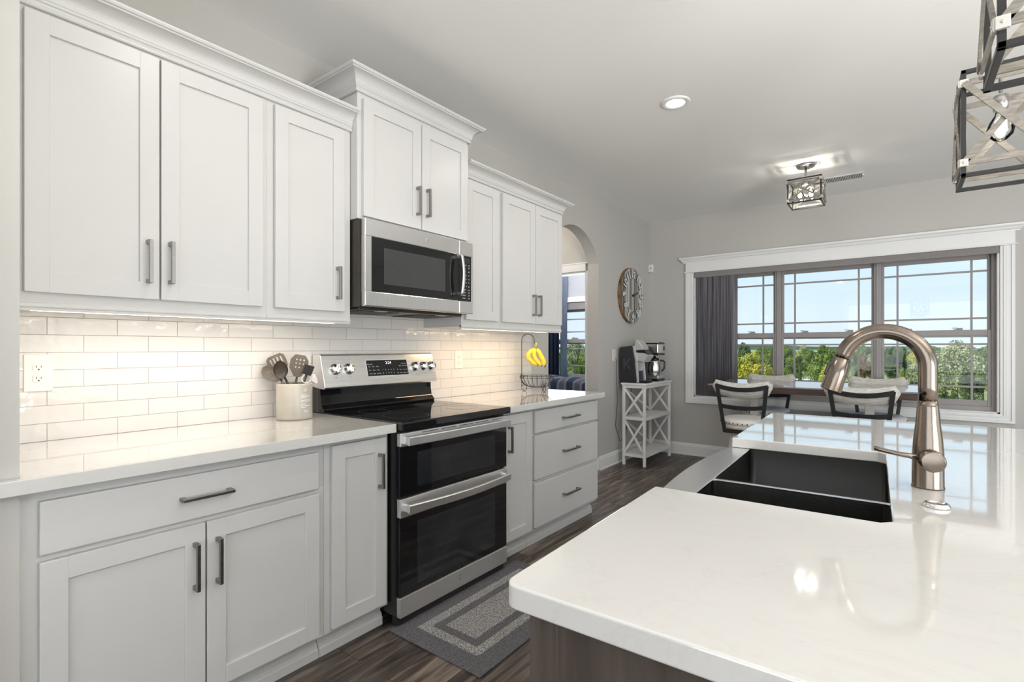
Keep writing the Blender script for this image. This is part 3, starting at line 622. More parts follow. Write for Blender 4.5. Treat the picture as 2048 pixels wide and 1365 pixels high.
for zz, ts in ((1.712, 'POPCORN'), (1.698, 'COOK'), (1.676, 'REHEAT'), (1.572, 'POWER'), (1.556, 'TIMER'), (1.540, 'START'), (1.524, 'LIGHT')): mb.text(ts, .0085, faceX(MF-.0006, 2.136, zz), .0001); mb.text('SET', .0085, faceX(MF-.0006, 2.177, zz), .0001)
obj('keypad_print', mb, 'whiteink', kp)
mb = MB(); K = 14; rg_ = []
for i in range(K+1):
    f = i/K; z = 1.532+f*.232; x = MF+.032+.014*math.sin(f*PI); rg_.append([(x+a, 2.082+b, z) for a, b in ((-.006, -.009), (.004, -.010), (.008, -.006), (.008, .006), (.004, .010), (-.006, .009))])
mb.rings(rg_); mb.box(MF-.001, MF+.034, 2.073, 2.091, 1.740, 1.760, .002); mb.box(MF-.001, MF+.034, 2.073, 2.091, 1.535, 1.555, .002); obj('handle', mb, 'steelv', md)
emblem(md, faceX(MF, 1.852, 1.806), .0125, 'silver', 'grayink')
mb = MB(); mb.box(.03, .36, MY0+.02, MY1-.02, MZ0-.012, MZ0+.001, .003)
for k in range(2):
    y0 = MY0+.05+k*.40
    for j in range(9): mb.box(.08+j*.028, .092+j*.028, y0, y0+.25, MZ0-.016, MZ0-.011)
obj('bottom_grille', mb, 'brownblk', mw)
mb = MB(); mb.box(.30, .35, 1.60, 1.66, MZ0-.0145, MZ0-.011); mb.box(.30, .35, 2.02, 2.08, MZ0-.0145, MZ0-.011); obj('task_lens', mb, 'silver', mw)

# ================================================================== CLOCK
ck = thing('wall_clock', 'large round wooden plank wall clock with raised white numerals beside the arch', 'clock', (.0, 5.30, 1.515))
CY, CZ, CR = 5.30, 1.820, .305
mb = MB(); mb.lathe([(CR, .002), (CR, .034), (.001, .034)], (0, CY, CZ), 64, 'x'); mb.lathe([(CR, .002), (.001, .002)], (0, CY, CZ), 64, 'x')
for f in mb.bm.faces: f.smooth = False
obj('clock_rim', mb, 'clockrim', ck)
mb = MB(); mb.lathe([(CR-.004, .034), (CR-.004, .037), (.001, .037)], (0, CY, CZ), 64, 'x')
for f in mb.bm.faces: f.smooth = False
cf = obj('clock_face', mb, 'clockwood', ck)
for h in range(1, 13):
    a = h*PI/6; rr = CR*.735; m4 = faceX(.0445, CY+rr*math.sin(a), CZ+rr*math.cos(a)) @ Matrix.Rotation(-a if h not in (4, 5, 6, 7, 8) else -a+PI, 4, 'Z')
    mb = MB(); mb.text(str(h), .112, m4, .0035, bev=.0012); n_ = obj('numeral', mb, 'numwhite', ck)
    m5 = faceX(.0395, CY+rr*math.sin(a), CZ+rr*math.cos(a)) @ Matrix.Rotation(-a if h not in (4, 5, 6, 7, 8) else -a+PI, 4, 'Z')
    mb = MB(); mb.text(str(h), .112, m5, .0028, bev=.006); obj('numeral_backing', mb, 'cageblack', n_)
def hand(L, ang, wd, x):
    mb = MB(); d = (math.sin(ang), math.cos(ang)); mb.bar((x, CY-d[0]*.03, CZ-d[1]*.03), (x, CY+d[0]*L, CZ+d[1]*L), wd, .003, up=(1, 0, 0)); obj('clock_hand', mb, 'cageblack', ck)
hand(.14, math.radians(72), .012, .050); hand(.20, math.radians(178), .008, .054)
mb = MB(); mb.lathe([(.012, .037), (.012, .057), (.001, .057)], (0, CY, CZ), 20, 'x'); obj('clock_hub', mb, 'cageblack', ck)

# ================================================================== CROCK AND UTENSILS
CX, CYY, CR2 = .165, 1.268, .078
ct = thing('utensil_crock', 'mottled beige stone crock printed with white utensils, beside the range', 'crock', (CX, CYY, .9145))
mb = MB(); mb.lathe([(.001, 0), (CR2-.006, 0), (CR2-.001, .005), (CR2, .012), (CR2, .158), (CR2-.002, .163), (CR2-.006, .165), (CR2-.011, .162), (CR2-.011, .012), (.001, .010)], (CX, CYY, .9145), 48); obj('crock_body', mb, 'crock', ct)
mb = MB()
def cyl_patch(mb, y_, z_, w_, h_, a0):      # small patch printed on the crock surface
    n_ = max(1, int(w_/.004)); R2 = CR2+.0006
    vs2 = [[mb.bm.verts.new((CX+R2*math.cos(a0+(y_+w_*i/n_)/R2), CYY+R2*math.sin(a0+(y_+w_*i/n_)/R2), .9145+z_+h_*j)) for j in (0, 1)] for i in range(n_+1)]
    for i in range(n_): mb.bm.faces.new((vs2[i][0], vs2[i+1][0], vs2[i+1][1], vs2[i][1]))
A0 = math.radians(-8)
for q in ((0, .100, .020, .002), (0, .114, .020, .002), (0, .100, .002, .014), (.018, .100, .002, .014), (.004, .106, .012, .003), (.020, .106, .028, .003),
          (0, .084, .048, .002), (0, .089, .048, .002), (0, .084, .002, .006),
          (0, .056, .018, .002), (0, .072, .018, .002), (0, .056, .002, .018), (.017, .056, .002, .018), (.004, .060, .010, .001), (.004, .064, .010, .001), (.004, .068, .010, .001), (.018, .063, .030, .003),
          (.012, .128, .002, .012), (.017, .130, .002, .012), (.022, .132, .002, .012), (.014, .036, .002, .010), (.019, .034, .002, .012), (.024, .033, .002, .012), (.029, .033, .002, .010)):
    cyl_patch(mb, q[0], q[1], q[2], q[3], A0)
obj('printed_utensils', mb, 'whiteink', ct)
def basis(p0, p1, roll_ref):
    z = (Vector(p1)-Vector(p0)).normalized(); x = Vector(roll_ref).cross(z).normalized(); y = z.cross(x)
    return lambda a, b, c: Vector(p1)+x*a+y*b+z*c
CAMD = Vector((2.235, -1.27, .12)).normalized()    # direction from the crock towards the middle of the room
def utensil(name, label, foot, neck, head, hm='utensil', handle='utensilh', hr=.006, hd=None):
    """handle from foot to neck, head built by head(frame) in a frame at the neck facing the room"""
    t = thing(name, label, 'utensil', foot)
    mb = MB(); f, n_ = Vector(foot), Vector(neck); mb.tube([f, f.lerp(n_, .3), f.lerp(n_, .7), n_], [hr*.9, hr*1.2, hr, hr*.8], 10); obj('handle', mb, handle, t)
    fr = basis(foot if hd is None else n_-(Vector((.7955, .606, 0))*hd[0]+Vector((0, 0, hd[2]))), neck, CAMD); mb = MB(); head(mb, fr); obj('head', mb, hm, t); return t
def plate_with_slots(mb, fr, outline, slots, th=.003, cup=0., L=.1):
    """bars between slots: build plate as rows in c"""
    # outline(c)->half width; slots: list of (a0,a1,c0,c1)
    cs = sorted(set([0, L]+[L*i/18 for i in range(19)]+[s for q in slots for s in q[2:4]]))
    for i in range(len(cs)-1):
        c0, c1 = cs[i], cs[i+1]; w0, w1 = outline(c0), outline(c1); cuts = sorted([(q[0], q[1]) for q in slots if q[2] <= c0+1e-6 and q[3] >= c1-1e-6])
        edges = [-1.]; 
        segs = []; cur = None
        prev = None
        xs = []
        wl = min(w0, w1); 
        bounds = [('L',)]
        left = 'L'
        for (a, b) in cuts:
            segs.append((left, a)); left = b
        segs.append((left, 'R'))
        for (l, r) in segs:
            def X_(q, w_): return -w_ if q == 'L' else (w_ if q == 'R' else q)
            l0, l1, r0, r1 = X_(l, w0), X_(l, w1), X_(r, w0), X_(r, w1)
            if r0-l0 < .0005 and r1-l1 < .0005: continue
            nn = 3
            P_ = lambda a, c: fr(a, -cup*(1-(a/.04)**2), c)
            for j in range(nn):
                q0, q1 = j/nn, (j+1)/nn
                A, Bq = l0+(r0-l0)*q0, l0+(r0-l0)*q1; C_, D = l1+(r1-l1)*q1, l1+(r1-l1)*q0
                n_ = fr(0, th, 0)-fr(0, 0, 0); pts = [P_(A, c0), P_(Bq, c0), P_(C_, c1), P_(D, c1)]
                v = [mb.bm.verts.new(p) for p in pts]; v2 = [mb.bm.verts.new(p+n_) for p in pts]
                for F in ((v[3], v[2], v[1], v[0]), (v2[0], v2[1], v2[2], v2[3]), (v[0], v[1], v2[1], v2[0]), (v[2], v[3], v2[3], v2[2]), (v[1], v[2], v2[2], v2[1]), (v[3], v[0], v2[0], v2[3])): mb.bm.faces.new(F)
def turner(mb, fr):
    ol = lambda c: .012+.026*min(1, (c/.035)) if c < .035 else .038+.004*math.sin((c-.035)/.065*PI) - max(0, c-.088)*.9
    plate_with_slots(mb, fr, ol, [(-.027, -.020, .040, .085), (-.011, -.004, .040, .088), (.005, .012, .040, .088), (.020, .027, .040, .085)], L=.10)
def skimmer(mb, fr):
    ol = lambda c: .034*math.sqrt(max(.02, 1-((c-.048)/.05)**2))
    sl = [(a, a+.0035, c, c+.0045) for a in (-.018, -.010, -.002, .006, .014) for c in (.025, .036, .047, .058, .069)]
    plate_with_slots(mb, fr, ol, sl, cup=.006, L=.098)
def spoon(mb, fr):
    mb.sheet(lambda u, v: (lambda a, t_: fr(.031*math.sin(PI*v)**.6*math.cos(a)*1.0, .016*math.sin(PI*v)*(-math.sin(a)), .088*v))(PI*u, v), 12, 12, .002)
def roundturner(mb, fr):
    ol = lambda c: .014+.026*min(1, c/.04) if c < .04 else .040 if c < .08 else .040-(c-.08)*.7
    plate_with_slots(mb, fr, ol, [(-.022, -.016, .078, .085), (-.006, 0, .078, .085), (.010, .016, .078, .085), (-.022, -.016, .060, .067), (-.006, 0, .060, .067), (.010, .016, .060, .067), (-.006, 0, .042, .049), (.010, .016, .042, .049)], L=.105)
def block(mb, fr):
    m_ = [fr(-.020, -.008, 0), fr(.020, -.008, 0), fr(.020, .008, 0), fr(-.020, .008, 0)]; n_ = [fr(-.022, -.008, .045), fr(.022, -.008, .045), fr(.022, .008, .045), fr(-.022, .008, .045)]
    mb.rings([m_, n_])
    for f in mb.bm.faces: f.smooth = False
zb = .926
SD = Vector((.7955, .606, 0)); DP = Vector((-.606, .7955, 0))
def at_(a, b, z): return Vector((CX, CYY, 0))+SD*a+DP*b+Vector((0, 0, z))
utensil('slotted_turner', 'taupe slotted turner with four long slots, tallest at the left of the crock', at_(.035, .02, zb), at_(-.062, .022, 1.118), turner)
utensil('skimmer_spoon', 'taupe spoon pierced with small holes, leaning lowest out of the left of the crock', at_(.045, -.012, zb), at_(-.066, .0, 1.098), skimmer, hr=.005, hd=(-.82, .0, .5))
utensil('serving_spoon', 'solid taupe serving spoon with a rounded bowl, front and centre in the crock', at_(-.01, -.02, zb), at_(-.044, -.034, 1.098), spoon, hd=(-.10, 0, 1))
utensil('perforated_turner', 'dark taupe perforated turner at the back right of the crock', at_(-.02, .0, zb), at_(-.004, .036, 1.106), roundturner)
utensil('black_scraper', 'black square-headed scraper leaning right out of the crock toward the range', at_(-.02, .02, zb), at_(.048, .020, 1.118), block, hm='utensilh')
t = thing('measuring_scoop', 'small white plastic scoop with a ring handle at the right rim of the crock', 'utensil', (CX, CYY+.05, zb))
mb = MB(); mb.tube([(CX+.01, CYY+.03, zb+.005), (CX+.012, CYY+.048, 1.075)], .005, 10); obj('handle', mb, 'outlet', t)
mb = MB(); mb.lathe([(.020, -.012), (.021, .012), (.017, .012), (.016, -.009), (.001, -.009), (.001, -.012)], (0, 0, 0), 20); mb.xf(Matrix.Translation((CX+.012, CYY+.052, 1.092)) @ Matrix.Rotation(1.15, 4, 'Y') @ Matrix.Rotation(.5, 4, 'X')); obj('cup', mb, 'outlet', t)
t = thing('bag_clip', 'white wedge-shaped clip hanging over the right rim of the crock', 'clip', (CX, CYY+.083, 1.07))
mb = MB(); mb.prism([(CYY+.079, 1.085), (CYY+.088, 1.115), (CYY+.100, 1.118), (CYY+.113, 1.085), (CYY+.112, 1.072), (CYY+.104, 1.070)], 'x', CX-.010, CX+.010, .003); obj('clip_body', mb, 'outlet', t)

# ================================================================== FRUIT BASKET + BANANAS
FX, FY = .20, 3.20
bk = thing('fruit_basket', 'dark wire fruit basket with a tall banana hook on the right counter', 'basket', (FX, FY, .9145))
def ring(mb, c, r, wr, n=40): mb.tube([(c[0]+r*math.cos(2*PI*i/n), c[1]+r*math.sin(2*PI*i/n), c[2]) for i in range(n)], wr, 6, loop=True)
BR = .128; zr = 1.028
mb = MB(); ring(mb, (FX, FY, zr), BR, .0024); ring(mb, (FX, FY, zr-.012), BR*.985, .0018); ring(mb, (FX, FY, .945), .042, .002, 24); obj('basket_rim', mb, 'wire', bk)
mb = MB()
for i in range(20):
    a = 2*PI*i/20; mb.tube([(FX+(.042+(BR-.042)*math.sin(t_*PI/2))*math.cos(a), FY+(.042+(BR-.042)*math.sin(t_*PI/2))*math.sin(a), .945+(zr-.945)*(1-math.cos(t_*PI/2))) for t_ in [k/8 for k in range(9)]], .0015, 5)
obj('basket_wires', mb, 'wire', bk)
DV = Vector((.606, .795, 0)).normalized(); SIDE = Vector((.7955, .606, 0))     # across the view
for k in range(3):
    a = math.atan2(SIDE.y, SIDE.x)+PI+k*2*PI/3; mb = MB(); cx, cy = FX+.098*math.cos(a), FY+.098*math.sin(a); tx, ty = -math.sin(a)*1, math.cos(a)
    pts = [(FX+BR*.93*math.cos(a), FY+BR*.93*math.sin(a), .985)]+[(cx+.020*math.cos(q)*math.cos(a), cy+.020*math.cos(q)*math.sin(a), .9385+.0225*math.sin(q)) for q in [PI*.5-2*PI*i/18*1.0 for i in range(19)]]
    mb.tube(pts, .0022, 6); obj('foot', mb, 'wire', bk)
b0 = Vector((FX, FY, 0))-SIDE*.118; 
mb = MB(); pts = [b0+Vector((0, 0, .95)), b0+Vector((0, 0, 1.1)), b0+Vector((0, 0, 1.29))]
for i in range(11): q = PI-PI*i/10*1.05; pts.append(b0+SIDE*(.048+.048*math.cos(q))+Vector((0, 0, 1.30+.048*math.sin(q))))
pts.append(pts[-1]+Vector((0, 0, -.02))); mb.tube(pts, .0026, 8); obj('banana_hook', mb, 'wire', bk)
hook = pts[-1]
mb = MB(); ring(mb, (0, 0, 0), .016, .002, 20); mb.xf(Matrix.Translation(b0+Vector((0, 0, 1.025))) @ Matrix.Rotation(PI/2, 4, 'X')); obj('hook_loop', mb, 'wire', bk)
bn = thing('banana_bunch', 'bunch of four ripe yellow bananas hanging from the basket hook', 'bananas', hook)
stem = hook+SIDE*.012+Vector((0, 0, -.008))
mb = MB(); mb.tube([stem+Vector((0, 0, .016)), stem+Vector((0, 0, .0)), stem+Vector((0, 0, -.026))], [.009, .0085, .014], 10); obj('stem', mb, 'bananastem', bn)
for i, (sx, dd) in enumerate(((-.030, .02), (.002, -.026), (.024, .012), (.048, -.010))):
    mb = MB(); P0 = stem+Vector((0, 0, -.018)); pts = []; rr = []
    end = P0+SIDE*(.042+sx*.45)+DV*(-dd)+Vector((0, 0, -.145+abs(sx)*.25)); out_ = SIDE*(-.030+sx*.45)+DV*(-dd*1.4)
    for k in range(15):
        t_ = k/14; p = P0.lerp(end, t_)+out_*math.sin(t_*PI)*.9; pts.append(p)
        rr.append(.0045+.0125*min(1, max(0, (t_-.04)/.16))*min(1, max(.1, (1.02-t_)/.16)))
    mb.tube(pts, rr, 6 if False else 8); o = obj('banana', mb, 'banana', bn)
    mb = MB(); mb.tube([pts[-1]-(pts[-1]-pts[-2])*.2, pts[-1]+(pts[-1]-pts[-2]).normalized()*.008], [.0052, .004], 8); obj('tip', mb, 'bananatip', o)

# ================================================================== COFFEE CART
KX0, KX1, KY0, KY1, KT = .075, .327, 4.955, 5.685, .876
kt = thing('shelf_cart', 'white three-tier shelf with X-shaped sides holding the coffee makers', 'shelf', ((KX0+KX1)/2, (KY0+KY1)/2, FZ))
mb = MB(); mb.box(KX0-.012, KX1+.008, KY0-.010, KY1+.010, KT-.020, KT, .003); obj('shelf_top', mb, 'trim', kt)
L_ = .026
for xx in (KX0, KX1-L_):
    for yy in (KY0, KY1-L_): mb = MB(); mb.box(xx, xx+L_, yy, yy+L_, FZ, KT-.020, .002); obj('leg', mb, 'trim', kt)
mb = MB(); mb.box(KX0+.004, KX1-.004, KY0+.004, KY1-.004, .492, .525, .002); obj('shelf', mb, 'trim', kt)
mb = MB(); mb.box(KX0+.004, KX1-.004, KY0+.004, KY1-.004, .110, .143, .002); obj('shelf', mb, 'trim', kt)
mb = MB()
for yy in (KY0+L_/2, KY1-L_/2): mb.box(KX0+L_, KX1-L_, yy-.010, yy+.010, KT-.052, KT-.020, .001)
mb.box(KX1-L_/2-.01, KX1-L_/2+.01, KY0+L_, KY1-L_, KT-.052, KT-.020, .001); mb.box(KX0+L_/2-.01, KX0+L_/2+.01, KY0+L_, KY1-L_, KT-.052, KT-.020, .001); obj('apron', mb, 'trim', kt)
for (za, zb_) in ((.525, KT-.052), (.143, .492)):
    for yy in (KY0+L_/2, KY1-L_/2):
        mb = MB(); mb.bar((KX0+L_*.6, yy-.004, za), (KX1-L_*.6, yy-.004, zb_), .022, .009, up=(0, 1, 0)); mb.bar((KX0+L_*.6, yy+.004, zb_), (KX1-L_*.6, yy+.004, za), .022, .009, up=(0, 1, 0)); obj('cross_brace', mb, 'trim', kt)
    for y0, y1 in ((KY0+L_, KY0+L_+.25), (KY1-L_-.25, KY1-L_))[0:0]: pass
    mb = MB(); xx = KX0+L_/2; mb.bar((xx-.004, KY0+L_*.6, za), (xx-.004, KY1-L_*.6, zb_), .022, .009, up=(1, 0, 0)); mb.bar((xx+.004, KY0+L_*.6, zb_), (xx+.004, KY1-L_*.6, za), .022, .009, up=(1, 0, 0)); obj('cross_brace', mb, 'trim', kt)
# pod coffee maker
PZ = KT+.0005
pb = thing('pod_coffee_maker', 'black and silver single-cup pod coffee maker at the near end of the white shelf', 'coffee maker', (.18, 5.08, PZ))
py0, py1 = 4.985, 5.195
mb = MB(); mb.prism([(.035, PZ+.006), (.045, PZ), (.215, PZ), (.222, PZ+.02), (.200, PZ+.25), (.172, PZ+.385), (.150, PZ+.388), (.040, PZ+.372), (.030, PZ+.36)], 'y', py0, py1, .006); obj('body', mb, 'navy', pb)
mb = MB(); mb.text('K', .16, faceYm(.115, py0-.0004, PZ+.19), .0002); obj('logo', mb, 'logo', pb)
for yy in (py0+.006, py1-.024):
    mb = MB(); mb.prism([(.200, PZ+.005), (.240, PZ+.005), (.236, PZ+.10), (.222, PZ+.26), (.194, PZ+.386), (.174, PZ+.386), (.205, PZ+.22)], 'y', yy, yy+.018, .002); obj('silver_rail', mb, 'silver', pb)
mb = MB(); mb.prism([(.195, PZ+.235), (.290, PZ+.215), (.335, PZ+.285), (.300, PZ+.310), (.215, PZ+.315), (.185, PZ+.33)], 'y', py0+.024, py1-.024, .006); obj('brew_head', mb, 'silver', pb)
mb = MB(); mb.prism([(.172, PZ+.34), (.215, PZ+.34), (.285, PZ+.345), (.270, PZ+.385), (.235, PZ+.43), (.215, PZ+.452), (.195, PZ+.450), (.185, PZ+.40)], 'y', py0+.030, py1-.030, .008); obj('lid_handle', mb, 'silver', pb)
mb = MB(); mb.prism([(.22, PZ+.312), (.325, PZ+.292), (.290, PZ+.345), (.22, PZ+.342)], 'y', py0+.034, py1-.034, .004); obj('pod_holder', mb, 'black', pb)
mb = MB(); mb.box(.205, .212, py0+.03, py1-.03, PZ+.02, PZ+.24); obj('splash_plate', mb, 'silver', pb)
mb = MB(); mb.box(.215, .315, py0+.028, py1-.028, PZ, PZ+.028, .006); dt = obj('drip_tray', mb, 'black', pb); mb = MB(); mb.box(.235, .310, py0+.035, py1-.035, PZ+.028, PZ+.031, .001); obj('tray_grille', mb, 'steelv', dt)
# drip coffee maker
dm = thing('drip_coffee_maker', 'stainless drip coffee maker with a thermal carafe at the far end of the white shelf', 'coffee maker', (.18, 5.50, PZ))
dy0, dy1 = 5.36, 5.575
mb = MB(); mb.box(.045, .300, dy0, dy1, PZ, PZ+.028, .008); mb.box(.045, .135, dy0, dy1, PZ+.02, PZ+.42, .006); mb.box(.055, .30, dy0+.008, dy1-.008, PZ+.285, PZ+.305); obj('body', mb, 'black', dm)
mb = MB(); mb.box(.048, .305, dy0-.003, dy1+.003, PZ+.305, PZ+.408, .010, 3); obj('brew_housing', mb, 'steelv', dm)
mb = MB(); mb.box(.052, .300, dy0, dy1, PZ+.408, PZ+.420, .005); mb.box(.25, .29, dy1-.05, dy1-.01, PZ+.418, PZ+.428, .003); obj('lid', mb, 'black', dm)
mb = MB(); mb.box(.055, .304, dy0+.004, dy1-.004, PZ+.028, PZ+.062, .006); obj('warming_base', mb, 'steel', dm)
mb = MB(); mb.box(.302, .307, dy0+.15, dy0+.19, PZ+.335, PZ+.385, .001); obj('control_buttons', mb, 'black', dm)
cc = (.222, (dy0+dy1)/2, PZ+.064)
mb = MB(); mb.lathe([(.001, 0), (.060, 0), (.066, .01), (.070, .05), (.068, .10), (.058, .155), (.052, .165), (.001, .165)], cc, 32); ca = obj('carafe', mb, 'steelv', dm)
mb = MB(); mb.lathe([(.050, .165), (.048, .185), (.015, .192), (.012, .215), (.001, .215)], cc, 24); obj('carafe_lid', mb, 'black', ca)
mb = MB(); hd = Vector((.72, .69, 0)).normalized(); c0 = Vector(cc)
mb.tube([c0+hd*.055+Vector((0, 0, .158)), c0+hd*.095+Vector((0, 0, .160)), c0+hd*.118+Vector((0, 0, .145)), c0+hd*.112+Vector((0, 0, .075)), c0+hd*.085+Vector((0, 0, .045)), c0+hd*.066+Vector((0, 0, .045))], .010, 10); obj('carafe_handle', mb, 'black', ca)
mb = MB(); mb.tube([(.012, 4.93, 1.13), (.02, 4.94, 1.10), (.02, 4.93, .98), (.03, 4.935, .7), (.012, 4.93, .42), (.03, 5.0, .25), (.035, 5.12, .30), (.035, 5.2, .5), (.035, 5.28, .8), (.03, 5.3, .9)], .003, 6)
tag(obj('power_cord', mb, 'cord'), 'black power cord hanging down the wall behind the white shelf', 'cord')

# ================================================================== RUG
RX0, RX1, RYa, RYb = .648, 1.165, 1.425, 2.335
rgx = thing('rug', 'charcoal rug with mottled light grey border and centre, on the floor before the range', 'rug', ((RX0+RX1)/2, (RYa+RYb)/2, FZ))
mb = MB(); mb.box(RX0, RX1, RYa, RYb, FZ+.0005, FZ+.009, .003); obj('rug_base', mb, 'rug', rgx)
def fr_(mb, i, o, z0, z1): 
    mb.box(RX0+i, RX1-i, RYa+i, RYa+o, z0, z1, .002); mb.box(RX0+i, RX1-i, RYb-o, RYb-i, z0, z1, .002); mb.box(RX0+i, RX0+o, RYa+o-.002, RYb-o+.002, z0, z1, .002); mb.box(RX1-o, RX1-i, RYa+o-.002, RYb-o+.002, z0, z1, .002)
mb = MB(); fr_(mb, .085, .130, FZ+.006, FZ+.0125); obj('light_border', mb, 'ruglight', rgx)
mb = MB(); mb.box(RX0+.172, RX1-.172, RYa+.172, RYb-.172, FZ+.006, FZ+.0125, .002); obj('light_centre', mb, 'ruglight', rgx)

# ================================================================== ISLAND (local frame, then placed)
il = thing('kitchen_island', 'dark wood kitchen island base under the white counter in the foreground', 'island', (0, 0, 0))
IH = .880
mb = MB(); mb.prism([(.035, .032), (.95, .032), (.95, 2.262), (.035, 2.262), (.035, 1.43), (.475, 1.43), (.475, .595), (.035, .595)], 'z', .62, IH-.0005); mb.box(.035, .95, .032, 2.262, .10, .62, .002); mb.box(.10, .90, .08, 2.20, FZ, .10); obj('island_body', mb, 'islandwood', il)
mb = MB(); mb.box(.030, .075, .024, .034, .10, IH-.002, .002); mb.box(.905, .955, .024, .034, .10, IH-.002, .002); mb.box(.075, .905, .024, .034, .10, .17, .002); obj('end_panel_frame', mb, 'islandwood', il)
for k in range(3):
    y0 = (.05, 1.44, 1.86)[k]; y1 = (.60, 1.84, 2.25)[k]
    mb = MB(); q = .06
    mb.box(.015, .035, y0, y0+q, .12, .85, .002); mb.box(.015, .035, y1-q, y1, .12, .85, .002); mb.box(.015, .035, y0+q, y1-q, .12, .18, .002); mb.box(.015, .035, y0+q, y1-q, .79, .85, .002); mb.box(.026, .035, y0+q, y1-q, .18, .79); d_ = obj('door', mb, 'islandwood', il)
    mb = MB(); yy = y1-.03; mb.box(-.018, -.008, yy-.005, yy+.005, .62, .77, .001); mb.box(-.01, .016, yy-.005, yy+.005, .625, .637); mb.box(-.01, .016, yy-.005, yy+.005, .753, .765); obj('handle', mb, 'pull', d_)
IW = 1.40; SU, SV0, SV1 = .453, .610, 1.411
cr = .022; pts = [(cr*(1-math.cos(a)), cr*(1-math.sin(a))) for a in [PI/2*i/5 for i in range(6)]]       # rounded near corner
poly = [(0, SV0), (0, cr)]+[(cr-cr*math.cos(a), cr-cr*math.sin(a)) for a in [PI/2*i/5 for i in range(1, 6)]]+[(IW, 0), (IW, 2.300), (cr, 2.300), (0, 2.300-cr), (0, SV1), (SU-.02, SV1), (SU, SV1-.02), (SU, SV0+.02), (SU-.02, SV0)]
mb = MB(); mb.prism(poly, 'z', IH, .914, .0035, 3)
ic = tag(obj('island_countertop', mb, 'quartz'), 'large white quartz island countertop in the foreground with the sink cut-out', 'countertop')
sk = thing('farmhouse_sink', 'stainless double-bowl farmhouse sink set into the island counter', 'sink', (0, 0, 0))
SZ = IH-.001; n_ = 16
ap = [(.062, SV0-.018), (-.004, SV0-.018)]+[(-.004-.034*math.sin(PI*i/n_)**.8, SV0-.018+(SV1-SV0+.030)*i/n_) for i in range(1, n_)]+[(-.004, SV1+.012), (.062, SV1+.012)]
mb = MB(); mb.prism(ap, 'z', .66, SZ, .004, 3); obj('apron', mb, 'steelp', sk)
def basin(v0, v1, dep):
    mb = MB(); u0, u1 = .062, SU+.006; r = .018
    def ringp(z, ins): 
        P4 = [(u0+ins, v0+ins), (u1-ins, v0+ins), (u1-ins, v1-ins), (u0+ins, v1-ins)]; out = []
        for (cx, cy), aa in zip(((u0+ins+r, v0+ins+r), (u1-ins-r, v0+ins+r), (u1-ins-r, v1-ins-r), (u0+ins+r, v1-ins-r)), (PI, 1.5*PI, 0, .5*PI)):
            for k in range(5): q = aa+PI/2*k/4; out.append((cx+r*math.cos(q), cy+r*math.sin(q), z))
        return out
    rs = [ringp(SZ-.0, 0), ringp(SZ-dep+.015, 0), ringp(SZ-dep, .012)]
    mb.rings(rs, caps=False); last = ringp(SZ-dep, .0121); mb.bm.faces.new([mb.bm.verts.new(p) for p in last])
    o = obj('basin', mb, 'sink', sk)
    mb = MB(); mb.lathe([(.04, 0), (.04, .003), (.03, .002), (.001, .001)], ((u0+u1)/2, (v0+v1)/2, SZ-dep+.0005), 24); obj('drain', mb, 'steelv', o)
basin(SV0-.004, .893, .20); basin(.915, SV1+.004, .22)
mb = MB(); mb.box(.060, SU+.006, .893, .915, SZ-.19, SZ-.0005, .004); obj('divider', mb, 'steelp', sk)
# faucet
fc = thing('kitchen_faucet', 'brushed nickel gooseneck pull-down faucet standing behind the island sink', 'faucet', (0, 0, .9145))
fu, fv = .528, .972
mb = MB(); mb.lathe([(.001, 0), (.0315, 0), (.0315, .003), (.0305, .006), (.0300, .08), (.0275, .115), (.0235, .150), (.0205, .190), (.0190, .2035), (.001, .2035)], (fu, fv, .9145), 32); obj('faucet_body', mb, 'nickel', fc)
AR = .086; ax = Vector((-1, .02, 0)).normalized(); ztop = 1.293-AR-.004
base_ = Vector((fu, fv, 0)); pts = [base_+Vector((0, 0, 1.1185)), base_+Vector((0, 0, 1.15)), base_+Vector((0, 0, 1.19))]
zc_ = 1.302-.0185-AR
for i in range(25): a = PI*i/24*.925; pts.append(base_+ax*(AR-AR*math.cos(a))+Vector((0, 0, zc_+AR*math.sin(a))))
mb = MB(); mb.tube(pts, .0185, 24); obj('spout', mb, 'nickel', fc)
dirn = (pts[-1]-pts[-2]).normalized(); p0 = pts[-1]
mb = MB(); mb.tube([p0-dirn*.004, p0+dirn*.001, p0+dirn*.002, p0+dirn*.045, p0+dirn*.085, p0+dirn*.0855, p0+dirn*.088], [.0175, .0175, .0195, .0225, .0245, .0245, .021], 24); sh = obj('spray_head', mb, 'nickel', fc)
mb = MB(); sd = ax; q = p0+dirn*.02+sd*.020; mb.box(-.007, .007, -.008, .008, 0, .032, .003, M4=Matrix.Translation(q) @ (-dirn).to_track_quat('Z', 'Y').to_matrix().to_4x4() @ Matrix.Translation((0, 0, -.028))); obj('spray_button', mb, 'black', sh)
hd = Vector((.10, -1, 0)).normalized(); hc = base_+Vector((0, 0, .9145+.070))
mb = MB(); mb.cyl(hc+hd*.012, hc+hd*.060, .024, .024, 28, .003); hl = obj('handle_hub', mb, 'nickel', fc)
mb = MB(); q0 = hc+hd*.040+Vector((-.018, 0, .004)); mb.tube([q0, q0+Vector((-.04, 0, .004)), q0+Vector((-.075, 0, .010)), q0+Vector((-.088, 0, .013)), q0+Vector((-.090, 0, .013))], [.0065, .0055, .005, .0058, .004], 14); obj('lever', mb, 'nickel', hl)
mb = MB(); mb.lathe([(.001, 0), (.023, 0), (.0235, .003), (.021, .008), (.016, .0095), (.015, .007), (.001, .006)], (.530, .790, .9145), 32)
dc = tag(obj('soap_hole_cover', mb, 'chrome'), 'small round chrome hole cover on the island counter near the faucet', 'hole cover')
bpy.context.view_layer.update()
